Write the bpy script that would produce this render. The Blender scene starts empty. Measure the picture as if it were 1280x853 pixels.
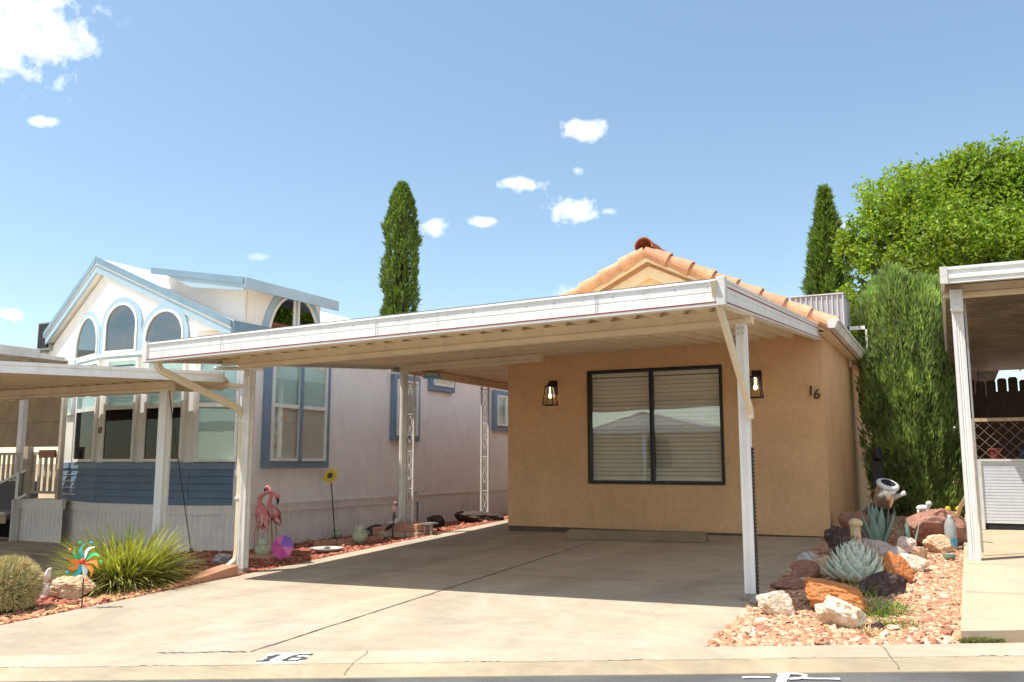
import bpy, math, random
import numpy as np
from mathutils import Vector, noise
C = bpy.context.scene.collection
SC = bpy.context.scene
rnd = random.Random(7)
nr = np.random.default_rng(11)

# ------------------------------------------------------------ camera, sky, sun
F = 1094.0; TH = math.radians(7.9); YAW = math.radians(26.5)
cam = bpy.data.cameras.new('camera'); cam.sensor_width = 36; cam.lens = F/1280*36
cam.clip_start = 0.1; cam.clip_end = 2000
co = bpy.data.objects.new('camera', cam); C.objects.link(co)
co.rotation_euler = (math.radians(90)+TH, 0, YAW); co.location = (0, 0, 0)
SC.camera = co
SUN = Vector((-0.95, -0.76, 2.45)).normalized()
w = bpy.data.worlds.new('World'); SC.world = w; w.use_nodes = True
SKY_STRENGTH = 0.15; SUN_STRENGTH = 3.2; EXPOSURE = 1.05
SC.cycles.diffuse_bounces = 6; SC.cycles.max_bounces = 14; SC.cycles.transparent_max_bounces = 16
SC.view_settings.view_transform = 'Standard'; SC.view_settings.look = 'None'
SC.view_settings.exposure = EXPOSURE; SC.view_settings.gamma = 1
SC.view_settings.use_curve_mapping = False

fw = Vector((-math.sin(YAW)*math.cos(TH), math.cos(YAW)*math.cos(TH), math.sin(TH)))
rt = Vector((math.cos(YAW), math.sin(YAW), 0)); up = rt.cross(fw)
def ray(x, y): return fw + rt*((x-640)/F) + up*((426.5-y)/F)
def onY(x, y, Y): r = ray(x, y); return r*(Y/r.y)
def onX(x, y, X): r = ray(x, y); return r*(X/r.x)
def onZ(x, y, Z): r = ray(x, y); return r*(Z/r.z)
def onG(x, y, h=0.0):
    r = ray(x, y); n = Vector((-.015, -.036, 1)); return r*((-1.35+h)/n.dot(r))
def ppm(p): return F/p.dot(fw)           # photo pixels per metre at p

# world shader: physical sky plus small cumulus clouds and added out-of-view fill clouds, lying at infinity
def build_world():
    nt = w.node_tree; nt.nodes.clear(); N = nt.nodes.new; L = nt.links.new
    out = N('ShaderNodeOutputWorld'); bg = N('ShaderNodeBackground'); bg.inputs[1].default_value = SKY_STRENGTH
    sky = N('ShaderNodeTexSky'); sky.sky_type = 'NISHITA'; sky.sun_disc = False
    sky.sun_elevation = math.asin(SUN.z); sky.sun_rotation = math.atan2(SUN.x, SUN.y) % (2*math.pi)
    sky.altitude = 900; sky.air_density = 1.0; sky.dust_density = .5; sky.ozone_density = 1.15
    tc = N('ShaderNodeTexCoord')
    no = N('ShaderNodeTexNoise'); no.inputs['Scale'].default_value = 38; no.inputs['Detail'].default_value = 7
    no.inputs['Roughness'].default_value = .62
    L(tc.outputs['Generated'], no.inputs['Vector'])
    def math_(op, a, b=None, clamp=False):
        m = N('ShaderNodeMath'); m.operation = op; m.use_clamp = clamp
        for i, v in enumerate((a, b)):
            if v is None: continue
            if isinstance(v, (int, float)): m.inputs[i].default_value = v
            else: L(v, m.inputs[i])
        return m.outputs[0]
    def dot(v):
        d = N('ShaderNodeVectorMath'); d.operation = 'DOT_PRODUCT'
        L(tc.outputs['Generated'], d.inputs[0]); d.inputs[1].default_value = v; return d.outputs['Value']
    nz = math_('SUBTRACT', no.outputs['Fac'], 0.5)
    total = None
    # unseen clouds added behind, beside and overhead to brighten the ambient light
    FILL_CLOUDS = (((.8, -.5, .55), 0, 700, 420, .9), ((.2, -.9, .5), 0, 760, 380, .9), ((-.7, -.85, .35), 0, 420, 180, .8), ((.95, .25, .6), 0, 420, 330, .85), ((.2, -.2, 1), 0, 520, 420, .75), ((-1, -.1, .45), 0, 300, 160, .7))
    #      x    y   half-w half-h density
    for x, y, a, b, k in ((22, 38, 66, 52, 1.0), (-40, 20, 80, 60, 1.0), (88, 62, 26, 14, .8), (53, 152, 15, 6, .8), (12, 395, 22, 7, .9),
                          (733, 161, 26, 12, 1), (645, 230, 30, 9, .95), (714, 262, 32, 15, 1.05), (603, 277, 17, 6, .8),
                          (541, 283, 16, 11, .9), (722, 214, 8, 6, .6), (322, 321, 14, 4, .25), (760, 264, 9, 4, .4),
                          (1046, 282, 14, 9, .9), (716, 364, 26, 8, .5))+FILL_CLOUDS:
        c = ray(x, y).normalized() if not isinstance(x, tuple) else Vector(x).normalized(); r = rt; u = r.cross(c).normalized()
        if u.z < 0: u = -u
        rr = c.cross(u).normalized()
        if rr.dot(rt) < 0: rr = -rr
        if isinstance(x, tuple): a *= 1.0
        du = math_('DIVIDE', dot(rr), a/F*1.12); dv = math_('DIVIDE', dot(u), b/F*1.12)
        d2 = math_('ADD', math_('MULTIPLY', du, du), math_('MULTIPLY', dv, dv))
        d = math_('SQRT', d2)
        m = math_('SUBTRACT', 1.0, d)
        m = math_('ADD', m, math_('MULTIPLY', nz, 3.2))
        m = math_('MULTIPLY', m, 1.15, True); 
        front = math_('GREATER_THAN', dot(c), 0.3)
        m = math_('MULTIPLY', math_('MULTIPLY', m, front), k)
        # fade to nothing well outside the ellipse
        fall = math_('SUBTRACT', 1.9, d, True); m = math_('MULTIPLY', m, fall)
        total = m if total is None else math_('MAXIMUM', total, m)
    total = math_('MULTIPLY', total, .92, True)
    mix = N('ShaderNodeMix'); mix.data_type = 'RGBA'
    hue = N('ShaderNodeVectorMath'); hue.operation = 'MULTIPLY'; hue.inputs[1].default_value = (.86, .85, .745)
    sp = N('ShaderNodeSeparateXYZ'); L(tc.outputs['Generated'], sp.inputs[0]); gr_ = N('ShaderNodeMapRange'); L(sp.outputs['Z'], gr_.inputs[0])
    gr_.inputs['From Min'].default_value = 0; gr_.inputs['From Max'].default_value = .5; gr_.inputs['To Min'].default_value = .74; gr_.inputs['To Max'].default_value = 1
    sc_ = N('ShaderNodeVectorMath'); sc_.operation = 'SCALE'; L(sky.outputs[0], sc_.inputs[0]); L(gr_.outputs[0], sc_.inputs['Scale'])
    L(sc_.outputs[0], hue.inputs[0]); L(total, mix.inputs['Factor']); L(hue.outputs[0], mix.inputs['A'])
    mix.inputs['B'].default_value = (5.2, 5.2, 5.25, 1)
    L(mix.outputs['Result'], bg.inputs[0]); L(bg.outputs[0], out.inputs[0])
    return sky, mix
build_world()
sl = bpy.data.lights.new('sun', 'SUN'); sl.energy = SUN_STRENGTH; sl.angle = math.radians(.53); sl.color = (1, .945, .86)
so = bpy.data.objects.new('sun', sl); C.objects.link(so); so.rotation_euler = SUN.to_track_quat('Z', 'Y').to_euler()
so.location = (-5, -5, 20)

# ------------------------------------------------------------ materials
def new_mat(name):
    m = bpy.data.materials.new(name); m.use_nodes = True
    return m, m.node_tree, m.node_tree.nodes['Principled BSDF']
def mat(name, col, rough=.6, var=.12, scale=6, bump=0, bscale=60, metal=0, col2=None, island=0, spec=.5, big=0, stretch=None, trans=0, streak=0):
    """Procedural: base colour broken up by two noises, optional fine bump and per-island variation."""
    m, nt, b = new_mat(name); N = nt.nodes.new; L = nt.links.new
    b.inputs['Roughness'].default_value = rough; b.inputs['Metallic'].default_value = metal
    b.inputs['Specular IOR Level'].default_value = spec
    tc = N('ShaderNodeTexCoord'); vec = tc.outputs['Object']
    if stretch:
        mp = N('ShaderNodeMapping'); mp.inputs['Scale'].default_value = stretch; L(vec, mp.inputs[0]); vec = mp.outputs[0]
    n1 = N('ShaderNodeTexNoise'); n1.inputs['Scale'].default_value = scale; n1.inputs['Detail'].default_value = 6
    n1.inputs['Roughness'].default_value = .65; L(vec, n1.inputs['Vector'])
    cr = N('ShaderNodeMapRange'); cr.inputs['From Min'].default_value = .3; cr.inputs['From Max'].default_value = .7
    L(n1.outputs['Fac'], cr.inputs[0])
    mx = N('ShaderNodeMix'); mx.data_type = 'RGBA'; L(cr.outputs[0], mx.inputs['Factor'])
    c2 = col2 if col2 else tuple(c*(1-var*1.6) for c in col)
    c1 = col if col2 else tuple(min(1, c*(1+var*.7)) for c in col)
    mx.inputs['A'].default_value = (*c2, 1); mx.inputs['B'].default_value = (*c1, 1)
    res = mx.outputs['Result']
    if big:
        n2 = N('ShaderNodeTexNoise'); n2.inputs['Scale'].default_value = big; n2.inputs['Detail'].default_value = 3
        L(vec, n2.inputs['Vector'])
        r2 = N('ShaderNodeMapRange'); r2.inputs['From Min'].default_value = .3; r2.inputs['From Max'].default_value = .7
        r2.inputs['To Min'].default_value = 1-var*1.5; r2.inputs['To Max'].default_value = 1+var*.6
        L(n2.outputs['Fac'], r2.inputs[0])
        vm = N('ShaderNodeVectorMath'); vm.operation = 'SCALE'; L(res, vm.inputs[0]); L(r2.outputs[0], vm.inputs['Scale']); res = vm.outputs[0]
    if streak:
        mp2 = N('ShaderNodeMapping'); mp2.inputs['Scale'].default_value = (9, 9, .7); L(tc.outputs['Object'], mp2.inputs[0])
        n5 = N('ShaderNodeTexNoise'); n5.inputs['Scale'].default_value = 1.6; n5.inputs['Detail'].default_value = 7; n5.inputs['Roughness'].default_value = .7; L(mp2.outputs[0], n5.inputs['Vector'])
        r5 = N('ShaderNodeMapRange'); r5.inputs['From Min'].default_value = .52; r5.inputs['From Max'].default_value = .78; r5.inputs['To Min'].default_value = 1; r5.inputs['To Max'].default_value = 1-streak*2.2
        L(n5.outputs['Fac'], r5.inputs[0]); vm5 = N('ShaderNodeVectorMath'); vm5.operation = 'SCALE'; L(res, vm5.inputs[0]); L(r5.outputs[0], vm5.inputs['Scale']); res = vm5.outputs[0]
    if island:
        g = N('ShaderNodeNewGeometry'); hs = N('ShaderNodeHueSaturation')
        r3 = N('ShaderNodeMapRange'); r3.inputs['To Min'].default_value = 1-island; r3.inputs['To Max'].default_value = 1+island
        L(g.outputs['Random Per Island'], r3.inputs[0]); L(r3.outputs[0], hs.inputs['Value'])
        wn = N('ShaderNodeMath'); wn.operation = 'MULTIPLY_ADD'; wn.inputs[1].default_value = 7.13; wn.inputs[2].default_value = 0
        fr = N('ShaderNodeMath'); fr.operation = 'FRACT'; L(g.outputs['Random Per Island'], wn.inputs[0]); L(wn.outputs[0], fr.inputs[0])
        r4 = N('ShaderNodeMapRange'); r4.inputs['To Min'].default_value = .5-.045*min(1, island*2); r4.inputs['To Max'].default_value = .5+.03*min(1, island*2)
        L(fr.outputs[0], r4.inputs[0]); L(r4.outputs[0], hs.inputs['Hue'])
        L(res, hs.inputs['Color']); res = hs.outputs[0]
    L(res, b.inputs['Base Color'])
    if bump:
        n3 = N('ShaderNodeTexNoise'); n3.inputs['Scale'].default_value = bscale; n3.inputs['Detail'].default_value = 4
        L(tc.outputs['Object'], n3.inputs['Vector'])
        bp = N('ShaderNodeBump'); bp.inputs['Strength'].default_value = bump; bp.inputs['Distance'].default_value = .01
        L(n3.outputs['Fac'], bp.inputs['Height']); L(bp.outputs[0], b.inputs['Normal'])
    if trans:
        tr = N('ShaderNodeBsdfTranslucent'); ms = N('ShaderNodeMixShader'); ms.inputs[0].default_value = trans
        vm = N('ShaderNodeVectorMath'); vm.operation = 'MULTIPLY'; L(res, vm.inputs[0]); vm.inputs[1].default_value = (1.25, 1.35, .5)
        L(vm.outputs[0], tr.inputs[0]); L(b.outputs[0], ms.inputs[1]); L(tr.outputs[0], ms.inputs[2])
        L(ms.outputs[0], nt.nodes['Material Output'].inputs[0])
    return m
def glass(name, tint=(.55, .62, .6), refl=.12, rough=.0, g0=.97):
    m, nt, b = new_mat(name); N = nt.nodes.new; L = nt.links.new
    t = N('ShaderNodeBsdfTransparent'); t.inputs[0].default_value = (*tint, 1)
    g = N('ShaderNodeBsdfGlossy'); g.inputs['Roughness'].default_value = rough; g.inputs[0].default_value = (g0*.97, g0, g0, 1)
    lw = N('ShaderNodeLayerWeight'); pw_ = N('ShaderNodeMath'); pw_.operation = 'POWER'; pw_.inputs[1].default_value = 5; L(lw.outputs['Facing'], pw_.inputs[0])
    a = N('ShaderNodeMath'); a.operation = 'MULTIPLY_ADD'; a.inputs[1].default_value = .85; a.inputs[2].default_value = .06+refl; a.use_clamp = True; L(pw_.outputs[0], a.inputs[0])
    # faint wobble of old panes
    tc = N('ShaderNodeTexCoord'); no = N('ShaderNodeTexNoise'); no.inputs['Scale'].default_value = 1.3; L(tc.outputs['Object'], no.inputs[0])
    bp = N('ShaderNodeBump'); bp.inputs['Strength'].default_value = .03; bp.inputs['Distance'].default_value = .05
    L(no.outputs['Fac'], bp.inputs['Height']); L(bp.outputs[0], g.inputs['Normal'])
    ms = N('ShaderNodeMixShader'); L(a.outputs[0], ms.inputs[0]); L(t.outputs[0], ms.inputs[1]); L(g.outputs[0], ms.inputs[2])
    L(ms.outputs[0], nt.nodes['Material Output'].inputs[0]); return m
def emit(name, col, s):
    m, nt, b = new_mat(name); b.inputs['Emission Color'].default_value = (*col, 1); b.inputs['Emission Strength'].default_value = s
    b.inputs['Base Color'].default_value = (*col, 1); return m
def concrete(name, col, stain=.35, joints=False):
    m, nt, b = new_mat(name); N = nt.nodes.new; L = nt.links.new
    b.inputs['Roughness'].default_value = .88; b.inputs['Specular IOR Level'].default_value = .25
    tc = N('ShaderNodeTexCoord'); vec = tc.outputs['Object']
    def ns(s, d, r=.6, st=None, dist=0):
        v = vec
        if st: mp = N('ShaderNodeMapping'); mp.inputs['Scale'].default_value = st; L(vec, mp.inputs[0]); v = mp.outputs[0]
        n = N('ShaderNodeTexNoise'); n.inputs['Scale'].default_value = s; n.inputs['Detail'].default_value = d
        n.inputs['Roughness'].default_value = r; n.inputs['Distortion'].default_value = dist; L(v, n.inputs['Vector']); return n.outputs['Fac']
    def rng(f, a, bb, c, d):
        r = N('ShaderNodeMapRange'); r.inputs['From Min'].default_value = a; r.inputs['From Max'].default_value = bb
        r.inputs['To Min'].default_value = c; r.inputs['To Max'].default_value = d; L(f, r.inputs[0]); return r.outputs[0]
    def mul(a, bb):
        r = N('ShaderNodeMath'); r.operation = 'MULTIPLY'; L(a, r.inputs[0]); L(bb, r.inputs[1]); return r.outputs[0]
    v = rng(ns(1.1, 5, .6, (1, .55, 1), .8), .35, .7, 1-stain, 1.06)
    v = mul(v, rng(ns(4.5, 6, .7, (.5, 1.3, 1), 1.2), .36, .62, 1-stain*.45, 1.03))
    v = mul(v, rng(ns(160, 3), .3, .7, .93, 1.05))
    v = mul(v, rng(ns(28, 4, .7), .62, .74, 1, .9))
    mx = N('ShaderNodeMix'); mx.data_type = 'RGBA'; L(rng(ns(.8, 4, .6), .35, .65, 0, 1), mx.inputs['Factor'])
    mx.inputs['A'].default_value = (*col, 1); mx.inputs['B'].default_value = (col[0]*1.03, col[1]*.965, col[2]*.88, 1)
    sc = N('ShaderNodeVectorMath'); sc.operation = 'SCALE'; L(mx.outputs['Result'], sc.inputs[0]); L(v, sc.inputs['Scale'])
    L(sc.outputs[0], b.inputs['Base Color'])
    bp = N('ShaderNodeBump'); bp.inputs['Strength'].default_value = .25; bp.inputs['Distance'].default_value = .006
    L(ns(190, 3), bp.inputs['Height']); L(bp.outputs[0], b.inputs['Normal']); return m
def voronoi_ground(name, cols, scale):
    m, nt, b = new_mat(name); N = nt.nodes.new; L = nt.links.new
    b.inputs['Roughness'].default_value = .95; b.inputs['Specular IOR Level'].default_value = .15
    tc = N('ShaderNodeTexCoord'); vo = N('ShaderNodeTexVoronoi'); vo.inputs['Scale'].default_value = scale; L(tc.outputs['Object'], vo.inputs[0])
    se = N('ShaderNodeSeparateColor'); L(vo.outputs['Color'], se.inputs[0])
    cr = N('ShaderNodeValToRGB'); cr.color_ramp.interpolation = 'LINEAR'
    el = cr.color_ramp.elements
    while len(el) < len(cols): el.new(.5)
    for i, c in enumerate(cols): el[i].position = i/(len(cols)-1); el[i].color = (*c, 1)
    L(se.outputs[0], cr.inputs[0]); L(cr.outputs[0], b.inputs['Base Color'])
    bp = N('ShaderNodeBump'); bp.inputs['Strength'].default_value = .8; bp.inputs['Distance'].default_value = .012; bp.invert = True
    L(vo.outputs['Distance'], bp.inputs['Height']); L(bp.outputs[0], b.inputs['Normal']); return m
def stones_mat(name, cols):
    m, nt, b = new_mat(name); N = nt.nodes.new; L = nt.links.new
    b.inputs['Roughness'].default_value = .85; b.inputs['Specular IOR Level'].default_value = .25
    g = N('ShaderNodeNewGeometry'); cr = N('ShaderNodeValToRGB'); el = cr.color_ramp.elements
    while len(el) < len(cols): el.new(.5)
    for i, c in enumerate(cols): el[i].position = i/(len(cols)-1); el[i].color = (*c, 1)
    L(g.outputs['Random Per Island'], cr.inputs[0])
    tc = N('ShaderNodeTexCoord'); no = N('ShaderNodeTexNoise'); no.inputs['Scale'].default_value = 90; no.inputs['Detail'].default_value = 4; L(tc.outputs['Object'], no.inputs[0])
    r = N('ShaderNodeMapRange'); r.inputs['To Min'].default_value = .6; r.inputs['To Max'].default_value = 1.35; L(no.outputs['Fac'], r.inputs[0])
    sc = N('ShaderNodeVectorMath'); sc.operation = 'SCALE'; L(cr.outputs[0], sc.inputs[0]); L(r.outputs[0], sc.inputs['Scale'])
    L(sc.outputs[0], b.inputs['Base Color']); return m
def rock_mat(name, c1, c2, c3, scale=7):
    m, nt, b = new_mat(name); N = nt.nodes.new; L = nt.links.new
    b.inputs['Roughness'].default_value = .85; b.inputs['Specular IOR Level'].default_value = .3
    tc = N('ShaderNodeTexCoord'); no = N('ShaderNodeTexNoise'); no.inputs['Scale'].default_value = scale; no.inputs['Detail'].default_value = 8
    no.inputs['Roughness'].default_value = .68; no.inputs['Distortion'].default_value = .9; L(tc.outputs['Object'], no.inputs[0])
    cr = N('ShaderNodeValToRGB'); el = cr.color_ramp.elements; el.new(.5)
    for i, (p, c) in enumerate(((.32, c3), (.5, c1), (.64, c2))): el[i].position = p; el[i].color = (*c, 1)
    L(no.outputs['Fac'], cr.inputs[0]); L(cr.outputs[0], b.inputs['Base Color'])
    n2 = N('ShaderNodeTexNoise'); n2.inputs['Scale'].default_value = 32; n2.inputs['Detail'].default_value = 8; n2.inputs['Roughness'].default_value = .7; L(tc.outputs['Object'], n2.inputs[0])
    bp = N('ShaderNodeBump'); bp.inputs['Strength'].default_value = .7; bp.inputs['Distance'].default_value = .02
    L(n2.outputs['Fac'], bp.inputs['Height']); L(bp.outputs[0], b.inputs['Normal']); return m

M = {}
M['stucco'] = mat('stucco_ochre', (.76, .475, .26), .92, .07, 14, 1.0, 85, spec=.15, big=1.6, streak=.05)
M['stucco_side'] = M['stucco']
M['stucco_trim'] = mat('stucco_cream', (.86, .72, .52), .9, .07, 9, .6, 90, spec=.15, big=1)
M['gable'] = mat('stucco_buff', (.80, .60, .38), .9, .08, 9, .7, 90, spec=.15, big=1)
M['tile'] = mat('terracotta_tile', (.70, .38, .22), .8, .14, 7, .4, 60, spec=.2, island=.08, big=2)
M['tile_dark'] = mat('terracotta_dark', (.42, .15, .08), .8, .2, 12, .4, 60, spec=.2)
M['white'] = mat('white_painted_metal', (.80, .79, .76), .45, .05, 5, .08, 40, spec=.4, big=.8, streak=.10)
M['white_dirty'] = mat('white_metal_weathered', (.76, .74, .69), .55, .10, 7, .15, 40, spec=.3, big=1.5, streak=.14)
M['cream'] = mat('cream_painted_metal', (.76, .65, .47), .5, .06, 4, .05, 40, spec=.35, big=1.1, streak=.06)
M['pan'] = mat('roof_pan_cream', (.78, .66, .47), .5, .07, 3, 0, spec=.35, big=1.3)
M['red'] = mat('red_stripe', (.30, .05, .035), .6, .2, 30)
M['black'] = mat('black_painted_metal', (.016, .014, .014), .45, .2, 20, spec=.4)
M['dark'] = mat('dark_void', (.02, .02, .022), .9, .2, 5)
M['blind'] = mat('beige_blind_vinyl', (.84, .80, .70), .55, .04, 5, spec=.3)
M['blind_teal'] = mat('pale_blind_vinyl', (.72, .80, .78), .55, .04, 5, spec=.3)
M['glass'] = glass('window_glass', (.92, .92, .90), .15)
M['glass_teal'] = glass('teal_window_glass', (.80, .93, .92), .05)
M['glass_dark'] = glass('dark_window_glass', (.16, .17, .16), .0, 0, .5)
M['glass_blue'] = glass('arched_window_glass', (.12, .18, .25), .14)
M['lamp_glass'] = glass('lantern_glass', (.85, .82, .7), .05)
M['bulb'] = emit('bulb_warm', (1, .80, .5), 2.6)
M['blue'] = mat('blue_grey_trim', (.20, .28, .38), .6, .07, 6, spec=.3, big=1)
M['blue_pale'] = mat('pale_blue_trim', (.36, .49, .60), .6, .05, 6, spec=.3, big=1)
M['blue_mid'] = mat('mid_blue_trim', (.20, .31, .41), .6, .06, 6, spec=.3, big=1)
M['siding_blue'] = mat('slate_blue_lap_siding', (.15, .22, .31), .65, .09, 5, .1, 40, spec=.3, big=.9)
M['siding'] = mat('offwhite_siding', (.86, .83, .80), .6, .04, 4, .1, 50, spec=.3, big=.7, streak=.05)
M['skirt'] = mat('offwhite_skirting', (.84, .80, .76), .6, .06, 4, .1, 50, spec=.3, big=.9, streak=.08)
M['roof_white'] = mat('white_roof_coating', (.82, .81, .79), .7, .06, 3, .2, 60, spec=.2, big=.8)
M['drive'] = concrete('driveway_concrete', (.49, .425, .335), .25)
M['walk'] = concrete('walkway_concrete', (.51, .43, .31), .14)
M['curb'] = concrete('curb_concrete', (.52, .455, .35), .26)
M['curb_face'] = concrete('curb_face_concrete', (.48, .40, .28), .3)
M['pad'] = concrete('neighbour_concrete', (.42, .36, .29), .3)
M['joint'] = mat('joint_dirt', (.15, .11, .075), .95, .3, 30)
M['asphalt'] = mat('asphalt', (.16, .155, .15), .95, .25, 140, .6, 160, spec=.2, big=1.5)
M['paint_white'] = mat('white_road_paint', (.80, .80, .78), .7, .12, 40, .2, 90)
M['paint_black'] = mat('black_stencil_paint', (.07, .07, .075), .8, .2, 60)
M['soil'] = mat('dry_soil', (.34, .22, .14), .95, .2, 3, .6, 30, big=.3)
M['gravel_base'] = voronoi_ground('gravel_base', ((.38, .15, .09), (.52, .24, .15), (.58, .33, .22), (.30, .14, .10), (.62, .42, .30)), 30)
M['gravel_base_l'] = voronoi_ground('red_gravel_base', ((.24, .06, .04), (.34, .10, .06), (.40, .16, .10), (.20, .06, .04), (.42, .22, .14)), 32)
M['stones_r'] = stones_mat('salmon_gravel', ((.50, .25, .13), (.62, .36, .22), (.38, .15, .08), (.72, .50, .34), (.55, .28, .16), (.30, .13, .08), (.60, .34, .20), (.76, .60, .44)))
M['stones_l'] = stones_mat('red_lava_gravel', ((.33, .08, .05), (.42, .13, .08), (.24, .06, .045), (.50, .23, .15), (.38, .10, .065), (.56, .34, .22)))
M['stones_y'] = stones_mat('yellow_litter', ((.62, .42, .18), (.70, .50, .26), (.45, .25, .12), (.66, .38, .18)))
M['wood_new'] = mat('reddish_timber', (.50, .25, .15), .8, .15, 10, .3, 60, stretch=(1, 6, 6))
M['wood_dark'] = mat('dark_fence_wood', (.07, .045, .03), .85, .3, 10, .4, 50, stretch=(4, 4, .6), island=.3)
M['wood_pale'] = mat('pale_dry_wood', (.60, .45, .27), .85, .22, 14, .6, 40, stretch=(3, 3, .6))
M['wood_grey'] = mat('grey_driftwood', (.50, .42, .36), .9, .25, 12, .8, 35, stretch=(.6, 4, 4))
M['sign'] = mat('brown_sign_wood', (.17, .06, .03), .8, .5, 22, .6, 40)
M['metal_grey'] = mat('grey_metal', (.42, .42, .42), .4, .1, 10, metal=.6)
M['steel'] = mat('brushed_steel', (.62, .58, .52), .28, .1, 10, metal=.95)
M['ac'] = mat('grey_unit_louvre', (.42, .42, .43), .6, .06, 10)
M['fabric'] = mat('tan_shade_fabric', (.50, .38, .25), .9, .14, 4, .4, 60, big=.8)
M['brick'] = mat('salmon_block', (.58, .30, .20), .9, .15, 14, .5, 60)
M['block'] = mat('tan_block', (.55, .42, .30), .9, .15, 14, .5, 60)
M['stone_bumper'] = concrete('wheel_stop_concrete', (.34, .27, .18), .35)
M['cypress'] = mat('cypress_foliage', (.165, .25, .055), .8, .35, 2.2, island=.35, trans=.4, spec=.2)
M['juniper'] = mat('juniper_foliage', (.33, .44, .17), .8, .45, 1.6, island=.45, trans=.5, spec=.2)
M['leaf'] = mat('ash_tree_leaf', (.26, .38, .045), .6, .25, .9, island=.35, trans=.42, spec=.35)
M['bark'] = mat('grey_bark', (.12, .085, .06), .9, .3, 12, .6, 30)
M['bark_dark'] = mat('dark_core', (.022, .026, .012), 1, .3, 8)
M['grass_y'] = mat('lily_grass_blade', (.42, .44, .11), .6, .25, 3, island=.42, trans=.3, spec=.3)
M['grass_dry'] = mat('dry_grass_blade', (.60, .47, .27), .8, .25, 6, island=.3, trans=.2)
M['grass_g'] = mat('green_ground_grass', (.20, .30, .06), .8, .3, 6, island=.3, trans=.3)
M['spine'] = mat('cactus_spine', (.66, .56, .26), .7, .2, 10, island=.3)
M['cactus'] = mat('cactus_skin', (.16, .20, .08), .8, .3, 10, .4)
M['agave'] = mat('blue_agave_leaf', (.64, .70, .57), .6, .12, 9, .1, 30, spec=.3, island=.1)
M['agave_dark'] = mat('grey_green_agave', (.24, .35, .28), .6, .15, 9, .1, 30, spec=.3, island=.12)
M['tip'] = mat('agave_spine', (.12, .07, .045), .6)
M['r_orange'] = rock_mat('orange_rock', (.58, .20, .06), (.66, .30, .12), (.46, .24, .10), 6)
M['r_white'] = rock_mat('white_quartz', (.74, .62, .46), (.84, .80, .70), (.42, .26, .12), 11)
M['r_pink'] = rock_mat('pink_quartz', (.74, .54, .46), (.84, .72, .64), (.55, .34, .24), 12)
M['r_brown'] = rock_mat('red_brown_boulder', (.34, .17, .12), (.42, .24, .17), (.24, .11, .08), 5)
M['r_dark'] = rock_mat('black_lava', (.075, .05, .045), (.14, .10, .085), (.03, .02, .02), 14)
M['r_tan'] = rock_mat('tan_sandstone', (.62, .45, .28), (.74, .60, .42), (.36, .17, .10), 9)
M['r_grey'] = rock_mat('grey_flecked_rock', (.46, .42, .40), (.64, .60, .57), (.20, .17, .16), 18)
M['pink'] = mat('flamingo_pink', (.74, .24, .22), .5, .2, 12, island=.15)
M['pink_pale'] = mat('flamingo_pale', (.80, .48, .44), .5, .2, 14)
M['legs'] = mat('tan_rod', (.50, .33, .18), .6)
M['rod'] = mat('dark_rod', (.05, .04, .04), .5)
M['bill'] = mat('black_bill', (.03, .03, .03), .4)
M['yellow'] = mat('sunflower_yellow', (.82, .60, .04), .5, .15, 20)
M['sun_dark'] = mat('sunflower_centre', (.10, .06, .03), .7, .3, 60)
M['magenta'] = mat('magenta_film', (.72, .10, .42), .4, .08, 6, trans=.3)
M['magenta2'] = mat('pale_magenta_film', (.78, .22, .58), .4, .08, 6, trans=.3)
M['violet'] = mat('violet_film', (.30, .16, .62), .4, .08, 6, trans=.3)
M['celadon'] = mat('celadon_glaze', (.52, .56, .38), .35, .2, 20)
M['dish'] = mat('grey_clay_dish', (.55, .52, .46), .7, .15, 10)
M['red_paint'] = mat('red_enamel', (.68, .05, .03), .35)
M['blue_paint'] = mat('bright_blue_enamel', (.03, .36, .60), .35)
M['teal_paint'] = mat('teal_enamel', (.02, .42, .50), .35)
M['green_paint'] = mat('green_enamel', (.07, .50, .16), .35)
M['orange_paint'] = mat('orange_enamel', (.85, .26, .04), .35)
M['white_paint'] = mat('white_enamel', (.75, .76, .76), .35)
M['ceramic'] = mat('ceramic_white', (.76, .72, .68), .4, .08, 12)
M['ceramic_pink'] = mat('ceramic_rose', (.72, .36, .30), .5, .2, 12)
M['bottle'] = mat('clear_plastic', (.36, .38, .37), .2, .1, 10)
M['number'] = mat('dark_brown_numeral', (.05, .025, .015), .6)
M['amber'] = mat('amber_sticker', (.75, .34, .12), .6)
M['straw'] = mat('bamboo_stick', (.62, .44, .24), .7, .2, 10)
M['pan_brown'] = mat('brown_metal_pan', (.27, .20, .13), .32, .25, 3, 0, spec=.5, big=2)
M['rail_paint'] = mat('worn_tan_rail_paint', (.52, .45, .36), .8, .15, 8, .2, 40, streak=.1)
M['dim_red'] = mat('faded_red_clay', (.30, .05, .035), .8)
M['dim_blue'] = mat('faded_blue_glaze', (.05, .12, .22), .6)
M['rust'] = mat('rusty_steel', (.22, .12, .07), .8, .4, 30, .4, 60, col2=(.42, .38, .33))
M['lattice'] = mat('tan_lattice_wood', (.30, .20, .12), .85, .2, 12)
M['panel_white'] = mat('white_ribbed_panel', (.66, .67, .70), .5, .05, 4)
M['moss'] = mat('moss', (.24, .26, .07), .95, .3, 8, island=.3)

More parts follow.
